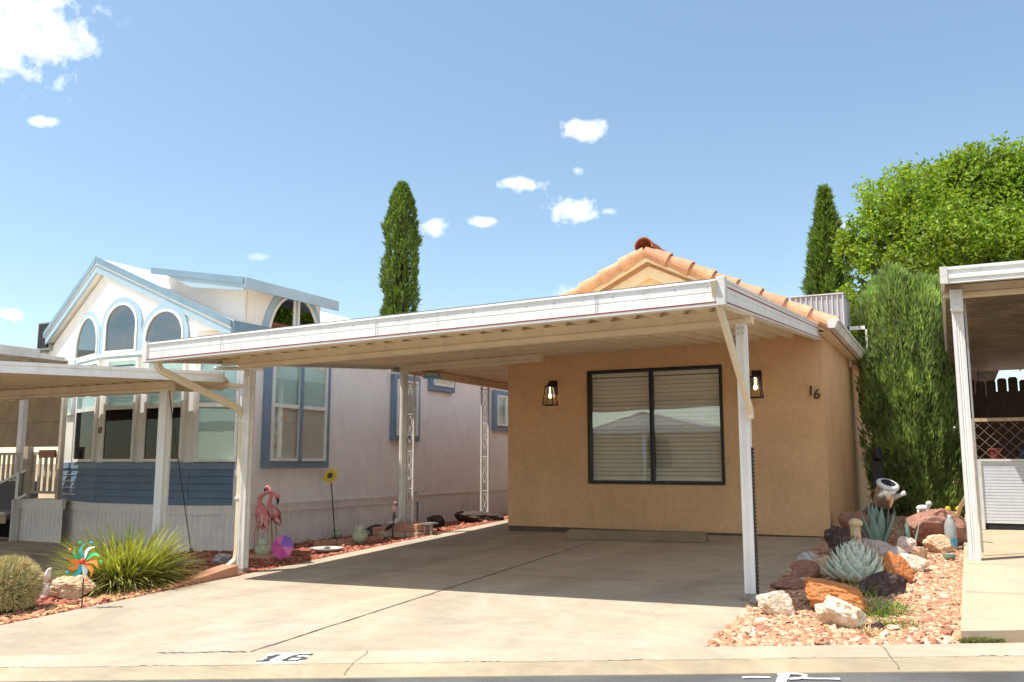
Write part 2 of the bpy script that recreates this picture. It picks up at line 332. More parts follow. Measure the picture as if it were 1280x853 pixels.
# ------------------------------------------------------------ mesh helpers
def _pane(s, x0, x1, y0, y1, c, f):
    return s.add([f(x0, y0, c), f(x1, y0, c), f(x1, y1, c), f(x0, y1, c)], [(0, 1, 2, 3)])
class Fr:
    """Local frame: origin, right (u), up (v), outward normal (n)."""
    def __init__(s, o, u, v, n=None):
        s.o = Vector(o); s.u = Vector(u).normalized(); s.v = Vector(v).normalized()
        s.n = Vector(n).normalized() if n is not None else s.u.cross(s.v)
    def __call__(s, a, b, c=0): return s.o + s.u*a + s.v*b + s.n*c
WORLD = Fr((0, 0, 0), (1, 0, 0), (0, 1, 0), (0, 0, 1))
class MB:
    pane = _pane
    def __init__(s): s.v = []; s.f = []
    def add(s, vs, fs):
        k = len(s.v); s.v += [Vector(p) for p in vs]; s.f += [tuple(i+k for i in f) for f in fs]; return s
    def box(s, x0, x1, y0, y1, z0, z1, fr=None):
        P = [(x, y, z) for z in (z0, z1) for x, y in ((x0, y0), (x1, y0), (x1, y1), (x0, y1))]
        if fr: P = [fr(*p) for p in P]
        return s.add(P, [(3, 2, 1, 0), (4, 5, 6, 7), (0, 1, 5, 4), (1, 2, 6, 5), (2, 3, 7, 6), (3, 0, 4, 7)])
    def bar(s, a, b, w, h=None, upv=(0, 0, 1)):
        """rectangular bar from a to b"""
        a = Vector(a); b = Vector(b); h = h or w; d = (b-a).normalized(); u = d.cross(Vector(upv))
        if u.length < 1e-4: u = Vector((1, 0, 0))
        u.normalize(); v = u.cross(d)
        P = [p+u*(i*w/2)+v*(j*h/2) for p in (a, b) for i, j in ((-1, -1), (1, -1), (1, 1), (-1, 1))]
        return s.add(P, [(3, 2, 1, 0), (4, 5, 6, 7), (0, 1, 5, 4), (1, 2, 6, 5), (2, 3, 7, 6), (3, 0, 4, 7)])
    def tube(s, pts, r, n=8, cap=True):
        pts = [Vector(p) for p in pts]; m = len(pts); R = r if isinstance(r, (list, tuple)) else [r]*m
        rings = []; prev = None
        for i, p in enumerate(pts):
            d = (pts[min(i+1, m-1)]-pts[max(i-1, 0)]).normalized()
            u = prev - d*prev.dot(d) if prev else d.cross(Vector((0, 0, 1)) if abs(d.z) < .9 else Vector((1, 0, 0)))
            u.normalize(); prev = u; v = d.cross(u)
            rings.append([p+(u*math.cos(2*math.pi*k/n)+v*math.sin(2*math.pi*k/n))*R[i] for k in range(n)])
        vs = [q for rg in rings for q in rg]; fs = []
        for i in range(m-1):
            for k in range(n): fs.append((i*n+k, i*n+(k+1) % n, (i+1)*n+(k+1) % n, (i+1)*n+k))
        if cap: fs.append(tuple(range(n-1, -1, -1))); fs.append(tuple((m-1)*n+k for k in range(n)))
        return s.add(vs, fs)
    def lathe(s, prof, o=(0, 0, 0), n=24, fr=None, ax=None):
        """prof = [(r,z)], turned about frame z"""
        o = Vector(o)
        if ax is not None:
            d = Vector(ax).normalized(); u = d.orthogonal().normalized(); v = d.cross(u)
        else: d, u, v = Vector((0, 0, 1)), Vector((1, 0, 0)), Vector((0, 1, 0))
        vs = [o+u*(r*math.cos(2*math.pi*k/n))+v*(r*math.sin(2*math.pi*k/n))+d*z for r, z in prof for k in range(n)]
        fs = [(i*n+k, i*n+(k+1) % n, (i+1)*n+(k+1) % n, (i+1)*n+k) for i in range(len(prof)-1) for k in range(n)]
        if prof[0][0] > 1e-5: fs.append(tuple(range(n-1, -1, -1)))
        if prof[-1][0] > 1e-5: fs.append(tuple((len(prof)-1)*n+k for k in range(n)))
        return s.add(vs, fs)
    def prism(s, poly, c0, c1, fr=WORLD):
        n = len(poly); P = [fr(a, b, c0) for a, b in poly]+[fr(a, b, c1) for a, b in poly]
        return s.add(P, [tuple(range(n-1, -1, -1)), tuple(range(n, 2*n))]+[(i, (i+1) % n, n+(i+1) % n, n+i) for i in range(n)])
    def ring(s, outer, inner, c0, c1, fr=WORLD):
        """frame between two closed outlines with equal point counts"""
        n = len(outer); P = []
        for pl, c in ((outer, c0), (inner, c0), (outer, c1), (inner, c1)): P += [fr(a, b, c) for a, b in pl]
        fs = []
        for i in range(n):
            j = (i+1) % n
            fs += [(2*n+i, 2*n+j, 3*n+j, 3*n+i), (i, j, 2*n+j, 2*n+i)[::1], (n+i, 3*n+i, 3*n+j, n+j), (j, i, n+i, n+j)]
        return s.add(P, fs)
    def sphere(s, c, r, n=16, m=10, sc=(1, 1, 1)):
        c = Vector(c); prof = [(math.sin(math.pi*i/m), -math.cos(math.pi*i/m)) for i in range(m+1)]
        vs = []; 
        for q, z in prof:
            for k in range(n): vs.append(c+Vector((q*math.cos(2*math.pi*k/n)*r*sc[0], q*math.sin(2*math.pi*k/n)*r*sc[1], z*r*sc[2])))
        return s.add(vs, [(i*n+k, i*n+(k+1) % n, (i+1)*n+(k+1) % n, (i+1)*n+k) for i in range(m) for k in range(n)])
ORG = {}
def obj(name, mb, m, parent=None, smooth=False, bevel=0, label=None):
    me = bpy.data.meshes.new(name)
    if isinstance(mb, MB): V = [tuple(v) for v in mb.v]; Fc = mb.f
    else: V, Fc = mb
    V = np.array(V, dtype=float)
    if parent is not None: org = np.array(ORG[parent.name])
    else:
        lo, hi = V.min(0), V.max(0); org = np.array(((lo[0]+hi[0])/2, (lo[1]+hi[1])/2, lo[2]))
    V = V-org
    if isinstance(Fc, np.ndarray):
        nf, k = Fc.shape; me.vertices.add(len(V)); me.vertices.foreach_set('co', V.astype(np.float32).ravel())
        me.loops.add(nf*k); me.loops.foreach_set('vertex_index', Fc.astype(np.int32).ravel())
        me.polygons.add(nf); me.polygons.foreach_set('loop_start', np.arange(0, nf*k, k, dtype=np.int32))
        me.update(calc_edges=True)
    else: me.from_pydata([tuple(v) for v in V], [], Fc)
    me.validate(); me.update()
    me.materials.append(M[m] if isinstance(m, str) else m)
    if smooth: me.shade_smooth() if hasattr(me, 'shade_smooth') else None
    o = bpy.data.objects.new(name, me); C.objects.link(o)
    if parent is not None: o.parent = parent
    else: o.location = org
    ORG[o.name] = org
    if bevel:
        b = o.modifiers.new('bevel', 'BEVEL'); b.width = bevel; b.segments = 2; b.limit_method = 'ANGLE'; b.angle_limit = math.radians(40)
    if smooth == 'auto':
        pass
    if label: o['label'] = label
    return o
def fixn(o):
    """recalculate normals outward"""
    import bmesh
    bm = bmesh.new(); bm.from_mesh(o.data); bmesh.ops.recalc_face_normals(bm, faces=bm.faces); bm.to_mesh(o.data); bm.free(); return o
def tag(o, label, cat, group=None):
    o['label'] = label; o['category'] = cat
    if group: o['group'] = group
    return o
def thing(name, loc, label, cat, group=None):
    o = bpy.data.objects.new(name, None); C.objects.link(o); o.location = loc; o.empty_display_size = .1
    ORG[o.name] = np.array(loc, dtype=float); return tag(o, label, cat, group)
def struct(name, mb, m, **k):
    o = obj(name, mb, m, **k); o['kind'] = 'structure'; return o
def stuff(name, mb, m, label, cat):
    o = obj(name, mb, m); o['kind'] = 'stuff'; return tag(o, label, cat)
def copy_thing(root, loc, label):
    r = root.copy(); C.objects.link(r); r.location = loc; r['label'] = label; ORG[r.name] = np.array(loc, dtype=float)
    for ch in list(root.children):
        c = ch.copy(); C.objects.link(c); c.parent = r
        for g in list(ch.children):
            d = g.copy(); C.objects.link(d); d.parent = c
    return r
def text_mb(txt, size, fr, depth=.004, shear=0, spacing=1):
    cu = bpy.data.curves.new('t', 'FONT'); cu.body = txt; cu.size = size; cu.extrude = depth/2; cu.shear = shear; cu.space_character = spacing
    cu.resolution_u = 3
    to = bpy.data.objects.new('t', cu); C.objects.link(to); bpy.context.view_layer.update()
    me = bpy.data.meshes.new_from_object(to.evaluated_get(bpy.context.evaluated_depsgraph_get()))
    mb = MB(); mb.add([fr(v.co.x, v.co.y, v.co.z) for v in me.vertices], [tuple(p.vertices) for p in me.polygons])
    bpy.data.objects.remove(to); bpy.data.meshes.remove(me); bpy.data.curves.remove(cu); return mb

# foliage: many small leaf faces as one mesh (numpy)
def blades(P, D, W, Ln, curl=.0, fold=0):
    """P base points, D unit directions, W widths, Ln lengths: one rhombus leaf each"""
    n = len(P); R = nr.normal(size=(n, 3)); S = np.cross(D, R); S /= np.linalg.norm(S, axis=1)[:, None]+1e-9
    mid = P + D*(Ln*.45)[:, None]; tip = P + D*Ln[:, None]
    if curl: tip = tip + np.cross(D, S)*(Ln*curl)[:, None]
    V = np.stack([P, mid+S*(W/2)[:, None], tip, mid-S*(W/2)[:, None]], 1).reshape(-1, 3)
    return V, np.arange(4*n).reshape(n, 4)
def unit(a): return a/(np.linalg.norm(a, axis=1)[:, None]+1e-9)
# ============================================================ GROUND
def P0(x, y): return -1.35+.015*x+.036*y
def P(x, y): return -1.35+.015*max(-14, min(8, x))+.036*max(-6, min(20, y))
def G(x, y):
    """ground height: the tilted lot, falling away towards the neighbour's wall at the left"""
    p = P(x, y)
    if x < -6.9:
        low = min(p, -1.19+.012*(y-8)); t = min(1, (-6.9-x)/1.5); t = t*t*(3-2*t); p = p*(1-t)+low*t
    return p
CD = Vector((.926, .378, 0)).normalized(); CN = Vector((CD.y, -CD.x, 0)); C0 = Vector((-5.84, 3.96, 0))   # kerb line, normal to the street
def kerb(t, s, h=0):                                  # t along the kerb, s towards the street
    p = C0+CD*t+CN*s; return Vector((p.x, p.y, P(p.x, p.y)+h))
def sdist(x, y): return (Vector((x, y, 0))-C0).dot(CN)
# one terrain sheet out to the horizon
xs = sorted(set([-400, -200, -100, -60, -40, -30]+[round(-24+.5*i, 3) for i in range(73)]+[16, 20, 30, 60, 100, 200, 400]))
ys = sorted(set([-400, -200, -100, -50, -30]+[round(-20+.5*i, 3) for i in range(101)]+[40, 60, 100, 200, 400, 900]))
mb = MB(); nx = len(xs)
V = [(x, y, G(x, y)-(.035 if sdist(x, y) < .05 else .32)) for y in ys for x in xs]
Fs = [(j*nx+i, j*nx+i+1, (j+1)*nx+i+1, (j+1)*nx+i) for j in range(len(ys)-1) for i in range(nx-1)]
mb.add(V, Fs); struct('ground', mb, 'soil')

def sheet(x0, x1, y0f, y1f, h, nx_=20, ny_=30, hf=P):
    mb = MB(); V = []
    for j in range(ny_+1):
        for i in range(nx_+1):
            x = x0+(x1-x0)*i/nx_; a = y0f(x); b = y1f(x); y = a+(b-a)*j/ny_; V.append((x, y, hf(x, y)+h))
    mb.add(V, [(j*(nx_+1)+i, j*(nx_+1)+i+1, (j+1)*(nx_+1)+i+1, (j+1)*(nx_+1)+i) for j in range(ny_) for i in range(nx_)])
    return mb
def kerb_y(x): return C0.y+(x-C0.x)*CD.y/CD.x
# driveway slab (with a skirt of side faces)
def slab(pts, h, th=.12):
    mb = MB(); n = len(pts); top = [(x, y, P(x, y)+h) for x, y in pts]; bot = [(x, y, P(x, y)+h-th) for x, y in pts]
    mb.add(top+bot, [tuple(range(n))]+[(i, n+i, n+(i+1) % n, (i+1) % n) for i in range(n)]); return mb
DL, DR = -6.87, -1.36
drive = [(-9.9, kerb_y(-9.9)), (DR, kerb_y(DR)), (DR, 11.93), (-5.98, 11.93), (-5.98, 20), (DL+.05, 20), (DL, 8.0), (DL, 4.9), (-7.3, 3.75), (-9.9, 3.35)]
drive = [(-8.8, kerb_y(-8.8)), (DR-.12, kerb_y(DR-.12)), (DR, 11.93), (-5.98, 11.93), (-5.98, 20), (DL, 20), (DL, 4.62), (-7.2, 4.25), (-8.8, 3.62)]
struct('driveway', slab(drive, 0), 'drive')
# joints and hairline cracks, slightly ragged strips of dirt
def ragged(pts, w, h=.004, jit=.006, step=.08):
    mb = MB(); out = []
    for (a, b) in zip(pts[:-1], pts[1:]):
        a = Vector((*a, 0)); b = Vector((*b, 0)); n = max(2, int((b-a).length/step)); d = (b-a).normalized(); q = Vector((-d.y, d.x, 0))
        for i in range(n+1):
            p = a+(b-a)*(i/n)+q*rnd.uniform(-jit, jit); ww = w*rnd.uniform(.6, 1.3)/2
            for s in (-1, 1): r = p+q*(s*ww); out.append((r.x, r.y, P(r.x, r.y)+h))
    n = len(out)//2; mb.add(out, [(2*i, 2*i+1, 2*i+3, 2*i+2) for i in range(n-1)]); return mb
j = ragged([(-4.25, kerb_y(-4.25)+.02), (-4.24, 11.9)], .016, jit=.005)
j2 = ragged([(DL+.1, 7.95), (-1.4, 8.15)], .008, jit=.008); j.add(j2.v, j2.f)
j2 = ragged([(-4.85, kerb_y(-4.85)+.03), (-4.6, kerb_y(-4.6)+.02), (-4.42, kerb_y(-4.42)+.045), (-4.27, kerb_y(-4.27)+.02)], .014, jit=.016, step=.03); j.add(j2.v, j2.f)
j2 = ragged([(-2.1, 6.1), (-2.0, 6.45), (-2.15, 6.7), (-2.05, 7.1)], .002, jit=.018); j.add(j2.v, j2.f)
j2 = ragged([(-6.0, 16), (-6.8, 16)], .008); j.add(j2.v, j2.f)
struct('driveway_joints', j, 'joint')

# kerb: flat band, crease, rolled face, then the asphalt
def kband(t0, t1, prof, n=60):
    mb = MB(); m = len(prof); V = [kerb(t0+(t1-t0)*i/n, s, h) for i in range(n+1) for s, h in prof]
    mb.add(V, [(i*m+k+1, i*m+k, (i+1)*m+k, (i+1)*m+k+1) for i in range(n) for k in range(m-1)]); return mb
T0, T1 = -30, 40
struct('kerb', kband(T0, T1, [(-.0, -.12), (.0, .0), (.02, .006), (.31, .0)]), 'curb')
struct('kerb_face', kband(T0, T1, [(.308, .0), (.32, -.004), (.44, -.016), (.50, -.035), (.515, -.10)]), 'curb_face')
struct('road', kband(T0*5, T1*5, [(.508, -.040), (1.5, -.06), (4.5, -.04), (8.5, -.075), (9.3, -.07)]), 'asphalt')
struct('far_kerb', kband(T0*5, T1*5, [(9.28, -.1), (9.3, -.02), (9.9, .02), (10, -.2)]), 'curb')
# kerb joints: dirt lines across and along
kj = MB()
def kline(pts, w):
    V = []
    for (a, b) in zip(pts[:-1], pts[1:]):
        n = 14
        for i in range(n+1):
            t = a[0]+(b[0]-a[0])*i/n+rnd.uniform(-.004, .004); s = a[1]+(b[1]-a[1])*i/n+rnd.uniform(-.003, .003)
            d = Vector((b[0]-a[0], b[1]-a[1])).normalized(); ww = w*rnd.uniform(.5, 1.3)/2
            for q in (-1, 1):
                tt, ss = t-d.y*q*ww, s+d.x*q*ww; h = .006-(ss-.02)*.02 if ss < .31 else -.003+(-(ss-.31)*.10 if ss < .44 else -.013-(ss-.44)*.33)
                V.append(kerb(tt, ss, h+.004))
    n = len(V)//2; kj.add(V, [(2*i, 2*i+1, 2*i+3, 2*i+2) for i in range(n-1)])
def tk(x): r = onG(x, 812); return (r-C0).dot(CD)
for px in (462, 1104, -180, 1700):
    t = tk(px); kline([(t, .0), (t+.012, .10), (t+.0, .18), (t-.02, .30), (t-.03, .48)], .0045)
for a in range(0, 14):
    t = -4+a*1.0; kline([(t, .315), (t+.3, .31), (t+.6, .318), (t+.93, .314)], .002)
struct('kerb_joints', kj, 'joint')
# painted house number on the kerb
tp = tk(345); tq = tk(397)
o_ = thing('kerb_number_plate', kerb(tp+.25, .17, 0), 'white painted rectangle with black stencilled 16 on the concrete kerb', 'house number')
frk = Fr(kerb((tp+tq)/2, .175, .0045), CD+Vector((0, 0, P(C0.x+CD.x, C0.y+CD.y)-P(C0.x, C0.y))), -CN+Vector((0, 0, P(C0.x-CN.x, C0.y-CN.y)-P(C0.x, C0.y)-.016*-1)))
wk = (tq-tp)/2*.98
obj('paint_panel', MB().prism([(-wk, -.115), (wk, -.115), (wk, .115), (-wk, .115)], -.003, .001, frk), 'paint_white', o_)
num = MB(); 
def strok(pts): num.prism(pts, .0025, .004, frk)
for dx in (0,):
    strok([(-.13, -.07), (-.09, -.07), (-.045, .085), (-.085, .085)]); strok([(-.155, -.085), (-.07, -.085), (-.065, -.06), (-.15, -.06)])
    strok([(-.13, .04), (-.09, .065), (-.085, .04), (-.12, .02)])
    # 6: left stem, top bar, middle bar, right lower stem, bottom bar, with stencil gaps
    strok([(.0, -.06), (.035, -.06), (.075, .06), (.04, .06)]); strok([(.055, .065), (.155, .065), (.165, .09), (.07, .09)])
    strok([(.06, -.0), (.125, -.0), (.132, .022), (.067, .022)]); strok([(.10, -.06), (.135, -.06), (.155, -.0), (.12, .0)])
    strok([(.015, -.085), (.115, -.085), (.12, -.063), (.02, -.063)])
obj('stencilled_number', num, 'paint_black', o_)
# utility marks sprayed on the asphalt
um = MB()
def spray(pts, w, ph=.006):
    Pq = []
    for (x, y) in pts: r = onG(x, y, -.045); Pq.append(Vector((r.x, r.y, 0)))
    n = 0; V = []
    for i, p in enumerate(Pq):
        d = (Pq[min(i+1, len(Pq)-1)]-Pq[max(i-1, 0)]).normalized(); q = Vector((-d.y, d.x, 0)); ww = w*rnd.uniform(.7, 1.2)/2
        for s in (-1, 1):
            r = p+q*(s*ww); sd = sdist(r.x, r.y); k = min(1, max(0, (sd-.508)/.99)); V.append((r.x, r.y, P(r.x, r.y)-.040-.02*k+ph))
    um.add(V, [(2*i, 2*i+1, 2*i+3, 2*i+2) for i in range(len(Pq)-1)])
spray([(928, 849), (940, 848.4), (952, 848.6), (963, 849)], .03)
spray([(974, 862), (976, 855), (979, 849), (981, 845.5)], .06, .007)
spray([(972, 846), (985, 844.8), (998, 845.2), (1006, 846.6), (1006, 849), (998, 850.6), (986, 851)], .03, .008)
spray([(1004, 850.2), (1020, 850.6), (1035, 850.6), (1050, 850.8)], .03, .007)
struct('road_paint_marks', um, 'paint_white')

# gravel beds -------------------------------------------------------------
bedR = lambda x: kerb_y(x)+.0
struct('gravel_bed', sheet(DR-.14, 0.02, lambda x: kerb_y(x), lambda x: 15.8, -.012, 20, 40), 'gravel_base')
struct('red_gravel_bed', sheet(-9.6, DL+.02, lambda x: 3.2 if x < -7 else 4.4, lambda x: 17, -.014, 40, 80, G), 'gravel_base_l')
struct('walkway', slab([(-.02, kerb_y(-.02)+.16), (8, kerb_y(8)+.16), (8, 15), (.12, 15)], .045, .16), 'walk')
wj = ragged([(-.0, 9.6), (7, 9.6)], .008, .050); 
for yy in (8.0, 11.6, 13.2): a = ragged([(.03, yy), (7, yy)], .006, .050); wj.add(a.v, a.f)
struct('walkway_joints', wj, 'joint')
struct('neighbour_driveway', sheet(-22, -8.2, lambda x: 4.5-(0 if x > -9 else .2), lambda x: 8.2, .004, 12, 10, lambda x, y: G(x, y)-.0), 'pad')
struct('neighbour_path_step', MB().box(-20, -9.75, 7.9, 9.0, -1.5, -1.195), 'pad')

def stones(n, region, hf, size, mname, name, label, flat=.55):
    pts = []; tries = 0
    while len(pts) < n and tries < n*20:
        tries += 1; p = region()
        if p: pts.append((p[0], p[1], hf(*p)))
    Pn = np.array(pts); n = len(Pn)
    base = np.array([(1, 0, 0), (0, 1, 0), (-1, 0, 0), (0, -1, 0), (.55, .5, .75), (-.6, .45, .7), (-.5, -.6, .75), (.6, -.5, .65)])
    fac = np.array([(4, 5, 6, 7), (0, 1, 5, 4), (1, 2, 6, 5), (2, 3, 7, 6), (3, 0, 4, 7)])
    B = np.repeat(base[None], n, 0)*(1+nr.normal(size=(n, 8, 3))*.22)
    s = size*np.exp(nr.normal(size=n)*.40); B = B*s[:, None, None]*np.stack([np.ones(n), nr.uniform(.6, 1, n), nr.uniform(.5, 1.1, n)*flat*1.4], 1)[:, None, :]
    a = nr.uniform(0, 6.28, n); tx = nr.normal(size=n)*.35
    c, s_ = np.cos(tx), np.sin(tx); y = B[..., 1]*c[:, None]-B[..., 2]*s_[:, None]; z = B[..., 1]*s_[:, None]+B[..., 2]*c[:, None]; B[..., 1] = y; B[..., 2] = z
    c, s_ = np.cos(a), np.sin(a); x = B[..., 0]*c[:, None]-B[..., 1]*s_[:, None]; y = B[..., 0]*s_[:, None]+B[..., 1]*c[:, None]; B[..., 0] = x; B[..., 1] = y
    Vv = (B+Pn[:, None, :]).reshape(-1, 3); Ff = (fac[None]+8*np.arange(n)[:, None, None]).reshape(-1, 4)
    return stuff(name, (Vv, Ff), mname, label, 'gravel')
def regR():
    y = 5.2+10.2*rnd.random()**1.7; x = rnd.uniform(DR-.13, .03)
    if y < kerb_y(x)+.02: return None
    return x, y
stones(34000, regR, lambda x, y: P(x, y)-.005, .0145, 'stones_r', 'salmon_gravel', 'salmon pink crushed gravel covering the bed right of the driveway')
def regL():
    y = 3.9+11*rnd.random()**1.5; x = rnd.uniform(-9.2, DL-.02)
    if y < 4.62-(DL-x)*.55 and x < DL: return None
    if x > -8.2 or y > 8.25: 
        if y > 9.2 and x < -8.6: return None
        return x, y
    return None
stones(19000, regL, lambda x, y: G(x, y)-.006, .0175, 'stones_l', 'red_lava_gravel', 'dark red crushed lava gravel covering the bed left of the driveway')
def regY():
    x = DL-.04-abs(rnd.gauss(0, .22)); y = rnd.uniform(4.2, 6.7)
    return (x, y) if y > 4.62-(DL-x)*.5 else None
stones(1300, regY, lambda x, y: G(x, y)+.004, .016, 'stones_y', 'dry_leaf_litter', 'yellow dry leaf litter on red gravel along the driveway edge', .2)

# ============================================================ HOUSE 16
HY = 11.9; HL, HR = -6.0, -1.43
wtl = onY(736, 465, HY); wbr = onY(904, 605.5, HY)
WX0, WX1, WZ0, WZ1 = -4.69, -2.75, -.29, 1.31
h16 = thing('stucco_house', (-3.7, HY, P(-3.7, HY)), 'ochre stucco house with terracotta tiled gable, black framed window and number 16', 'house')
frF = Fr((0, HY, 0), (1, 0, 0), (0, 0, 1), (0, -1, 0))
WB = -.93; WT = 1.78
mb = MB()
# front wall with a real window opening: four panels, 0.14 thick
mb.box(HL, WX0, HY, HY+.14, WB, WT); mb.box(WX1, HR, HY, HY+.14, WB, WT)
mb.box(WX0, WX1, HY, HY+.14, WB, WZ0); mb.box(WX0, WX1, HY, HY+.14, WZ1, WT)
mb2 = MB().prism([(HL, WB), (WX0, WB), (WX0, WZ0), (WX0, WZ1), (WX0, WT), (HL, WT)], -.14, 0, frF)
wall = MB()
def quad(m_, a, b, c, d): m_.add([a, b, c, d], [(0, 1, 2, 3)])
def fy(x, z, y=HY): return (x, y, z)
A_ = [(HL, WB), (HR, WB), (HR, WT), (HL, WT)]; B_ = [(WX0, WZ0), (WX1, WZ0), (WX1, WZ1), (WX0, WZ1)]
wall.ring(A_, B_, -.14, 0, frF)
wall.box(HR-.14, HR, HY+.14, 22, WB, WT); wall.box(HL, HL+.14, HY+.14, 22, WB, WT); wall.box(HL, HR, 22, 22.14, WB, WT)
obj('wall', wall, 'stucco', h16)
obj('slab_edge', MB().box(HL+.01, HR-.01, HY+.015, HY+.1, WB-.16, WB-.001), 'joint', h16)
obj('room_interior', MB().box(WX0-.3, WX1+.3, HY+.6, HY+.7, WZ0-.3, WZ1+.3), 'dark', h16)
# gable above the carport
RX = (HL+HR)/2; RZ = 2.95; EZ = 1.75; SL = (RZ-EZ)/(HR+.14-RX)
obj('gable_wall', MB().prism([(HL, WT+.002), (HR, WT+.002), (HR, EZ+.03), (RX, RZ-.06), (HL, EZ+.03)], -.14, 0, frF), 'gable', h16)
def rake(off0, off1, y0, y1, xin=0, zc=1.79):
    """chevron band between two offsets below the roof line, trimmed above height zc"""
    m_ = MB(); hw = HR+.14-RX
    for s in (-1, 1):
        z = lambda d, off: RZ-SL*d-off
        de0 = min(hw, (RZ-off0-zc)/SL) if off0 > .0 else hw; de1 = min(hw, (RZ-off1-zc)/SL)
        poly = [(RX, z(0, off0)), (RX+s*de0, z(de0, off0)), (RX+s*de1, z(de1, off1)), (RX, z(0, off1))]
        m_.prism(poly, y0, y1, frF)
    return m_
obj('rake_board', rake(.0, .12, .14, .24, zc=1.6), 'stucco_trim', h16)
obj('gable_trim', rake(.17, .33, .001, .07, zc=1.79), 'stucco_trim', h16)
obj('gable_vent', MB().box(RX-.02, RX+.30, 2.19, 2.23, .003, .03, frF), 'white', h16)
# roof slopes under the tiles
rf = MB()
for s in (-1, 1):
    ex = RX+s*(HR+.14-RX)
    rf.add([(RX, HY-.24, RZ), (ex, HY-.24, EZ), (ex, 22.3, EZ), (RX, 22.3, RZ), (RX, HY-.24, RZ-.08), (ex, HY-.24, EZ-.08), (ex, 22.3, EZ-.08), (RX, 22.3, RZ-.08)],
           [(0, 1, 2, 3), (7, 6, 5, 4), (0, 4, 5, 1), (1, 5, 6, 2), (2, 6, 7, 3)])
roof = obj('roof', rf, 'tile', h16)
# field tiles: barrel rows down each slope
ft = MB()
for s in (-1, 1):
    hw = HR+.14-RX; L_ = math.hypot(hw, hw*SL); d = Vector((s*hw, 0, -hw*SL)).normalized(); nrm = Vector((s*hw*SL, 0, hw)).normalized()
    for r in range(30):
        y = HY+.16+r*.30
        for k in range(6):
            a = Vector((RX, y, RZ))+d*(k*L_/6)+nrm*.02; b = a+d*(L_/6+.03)
            V = []
            for q, (p, rr) in enumerate(((a, .085), (b, .105))):
                for i in range(7):
                    t = math.pi*i/6; V.append(p+Vector((0, math.cos(t)*rr, 0))+nrm*(math.sin(t)*rr*.75))
            ft.add(V, [(i, i+1, 8+i, 7+i) for i in range(6)])
obj('field_tiles', ft, 'tile', roof)
# rake tiles: an L/barrel tile lapping down the verge, each with a darker thick butt end
rt_ = MB(); ends = MB()
for s in (-1, 1):
    hw = HR+.16-RX; L_ = math.hypot(hw, hw*SL); d = Vector((s*hw, 0, -hw*SL)).normalized(); nrm = Vector((s*hw*SL, 0, hw)).normalized()
    n = 8
    for k in range(n):
        a = Vector((RX, HY-.22, RZ+.01))+d*(k*L_/n)+nrm*.00; b = a+d*(L_/n+.045)
        V = []; prof = []
        for i in range(11):
            t = math.radians(-70+ (250)*i/10); prof.append((-math.cos(t), math.sin(t)))
        for p, rr in ((a, .080), (b, .122)):
            for cx, cz in prof: V.append(p+Vector((0, cx*rr, 0))+nrm*(cz*rr*.95))
        for p, rr in ((a, .068), (b, .098)):
            for cx, cz in prof: V.append(p+Vector((0, cx*rr, 0))+nrm*(cz*rr*.95))
        m_ = 11
        Fc = [(i, i+1, m_+i+1, m_+i) for i in range(10)]+[(2*m_+i+1, 2*m_+i, 3*m_+i, 3*m_+i+1) for i in range(10)]
        Fc += [(m_+i, m_+i+1, 3*m_+i+1, 3*m_+i) for i in range(10)]
        rt_.add(V, Fc)
obj('rake_tiles', rt_, 'tile', roof)
cap = MB()
for k in range(26):
    y = HY-.30+k*.4; V = []
    for p, rr in ((y, .135), (y+.43, .115)):
        for i in range(9):
            t = math.radians(-10+200*i/8); V.append((RX+math.cos(t)*rr, p, RZ+.07+math.sin(t)*rr))
        for i in range(9):
            t = math.radians(-10+200*i/8); V.append((RX+math.cos(t)*(rr-.018), p, RZ+.07+math.sin(t)*(rr-.018)))
    cap.add(V, [(i+1, i, 18+i, 18+i+1) for i in range(8)]+[(i, i+1, 9+i+1, 9+i) for i in range(8)])
obj('ridge_cap', cap, 'tile_dark', roof)
# eave gutter on the right side
gm = MB(); gx = HR+.14
prof = [(0, .0), (0, -.10), (.02, -.115), (.085, -.115), (.125, -.03), (.14, -.03), (.14, .0), (.125, .0), (.08, -.10), (.012, -.10), (.012, 0)]
y0, y1 = HY-.42, 22.2
V = [(gx+a-.01, yy, EZ+.035+b) for yy in (y0, y1) for a, b in prof]; n = len(prof)
gm.add(V, [(i, (i+1) % n, n+(i+1) % n, n+i) for i in range(n)]); gm.add([(gx+a-.01, y0-.001, EZ+.035+b) for a, b in prof[:7]], [tuple(range(7))])
fixn(obj('gutter', gm, 'white_dirty', h16))
obj('soffit', MB().box(HR+.005, gx-.012, HY-.15, 22.2, EZ-.1, EZ-.085), 'stucco_trim', h16)
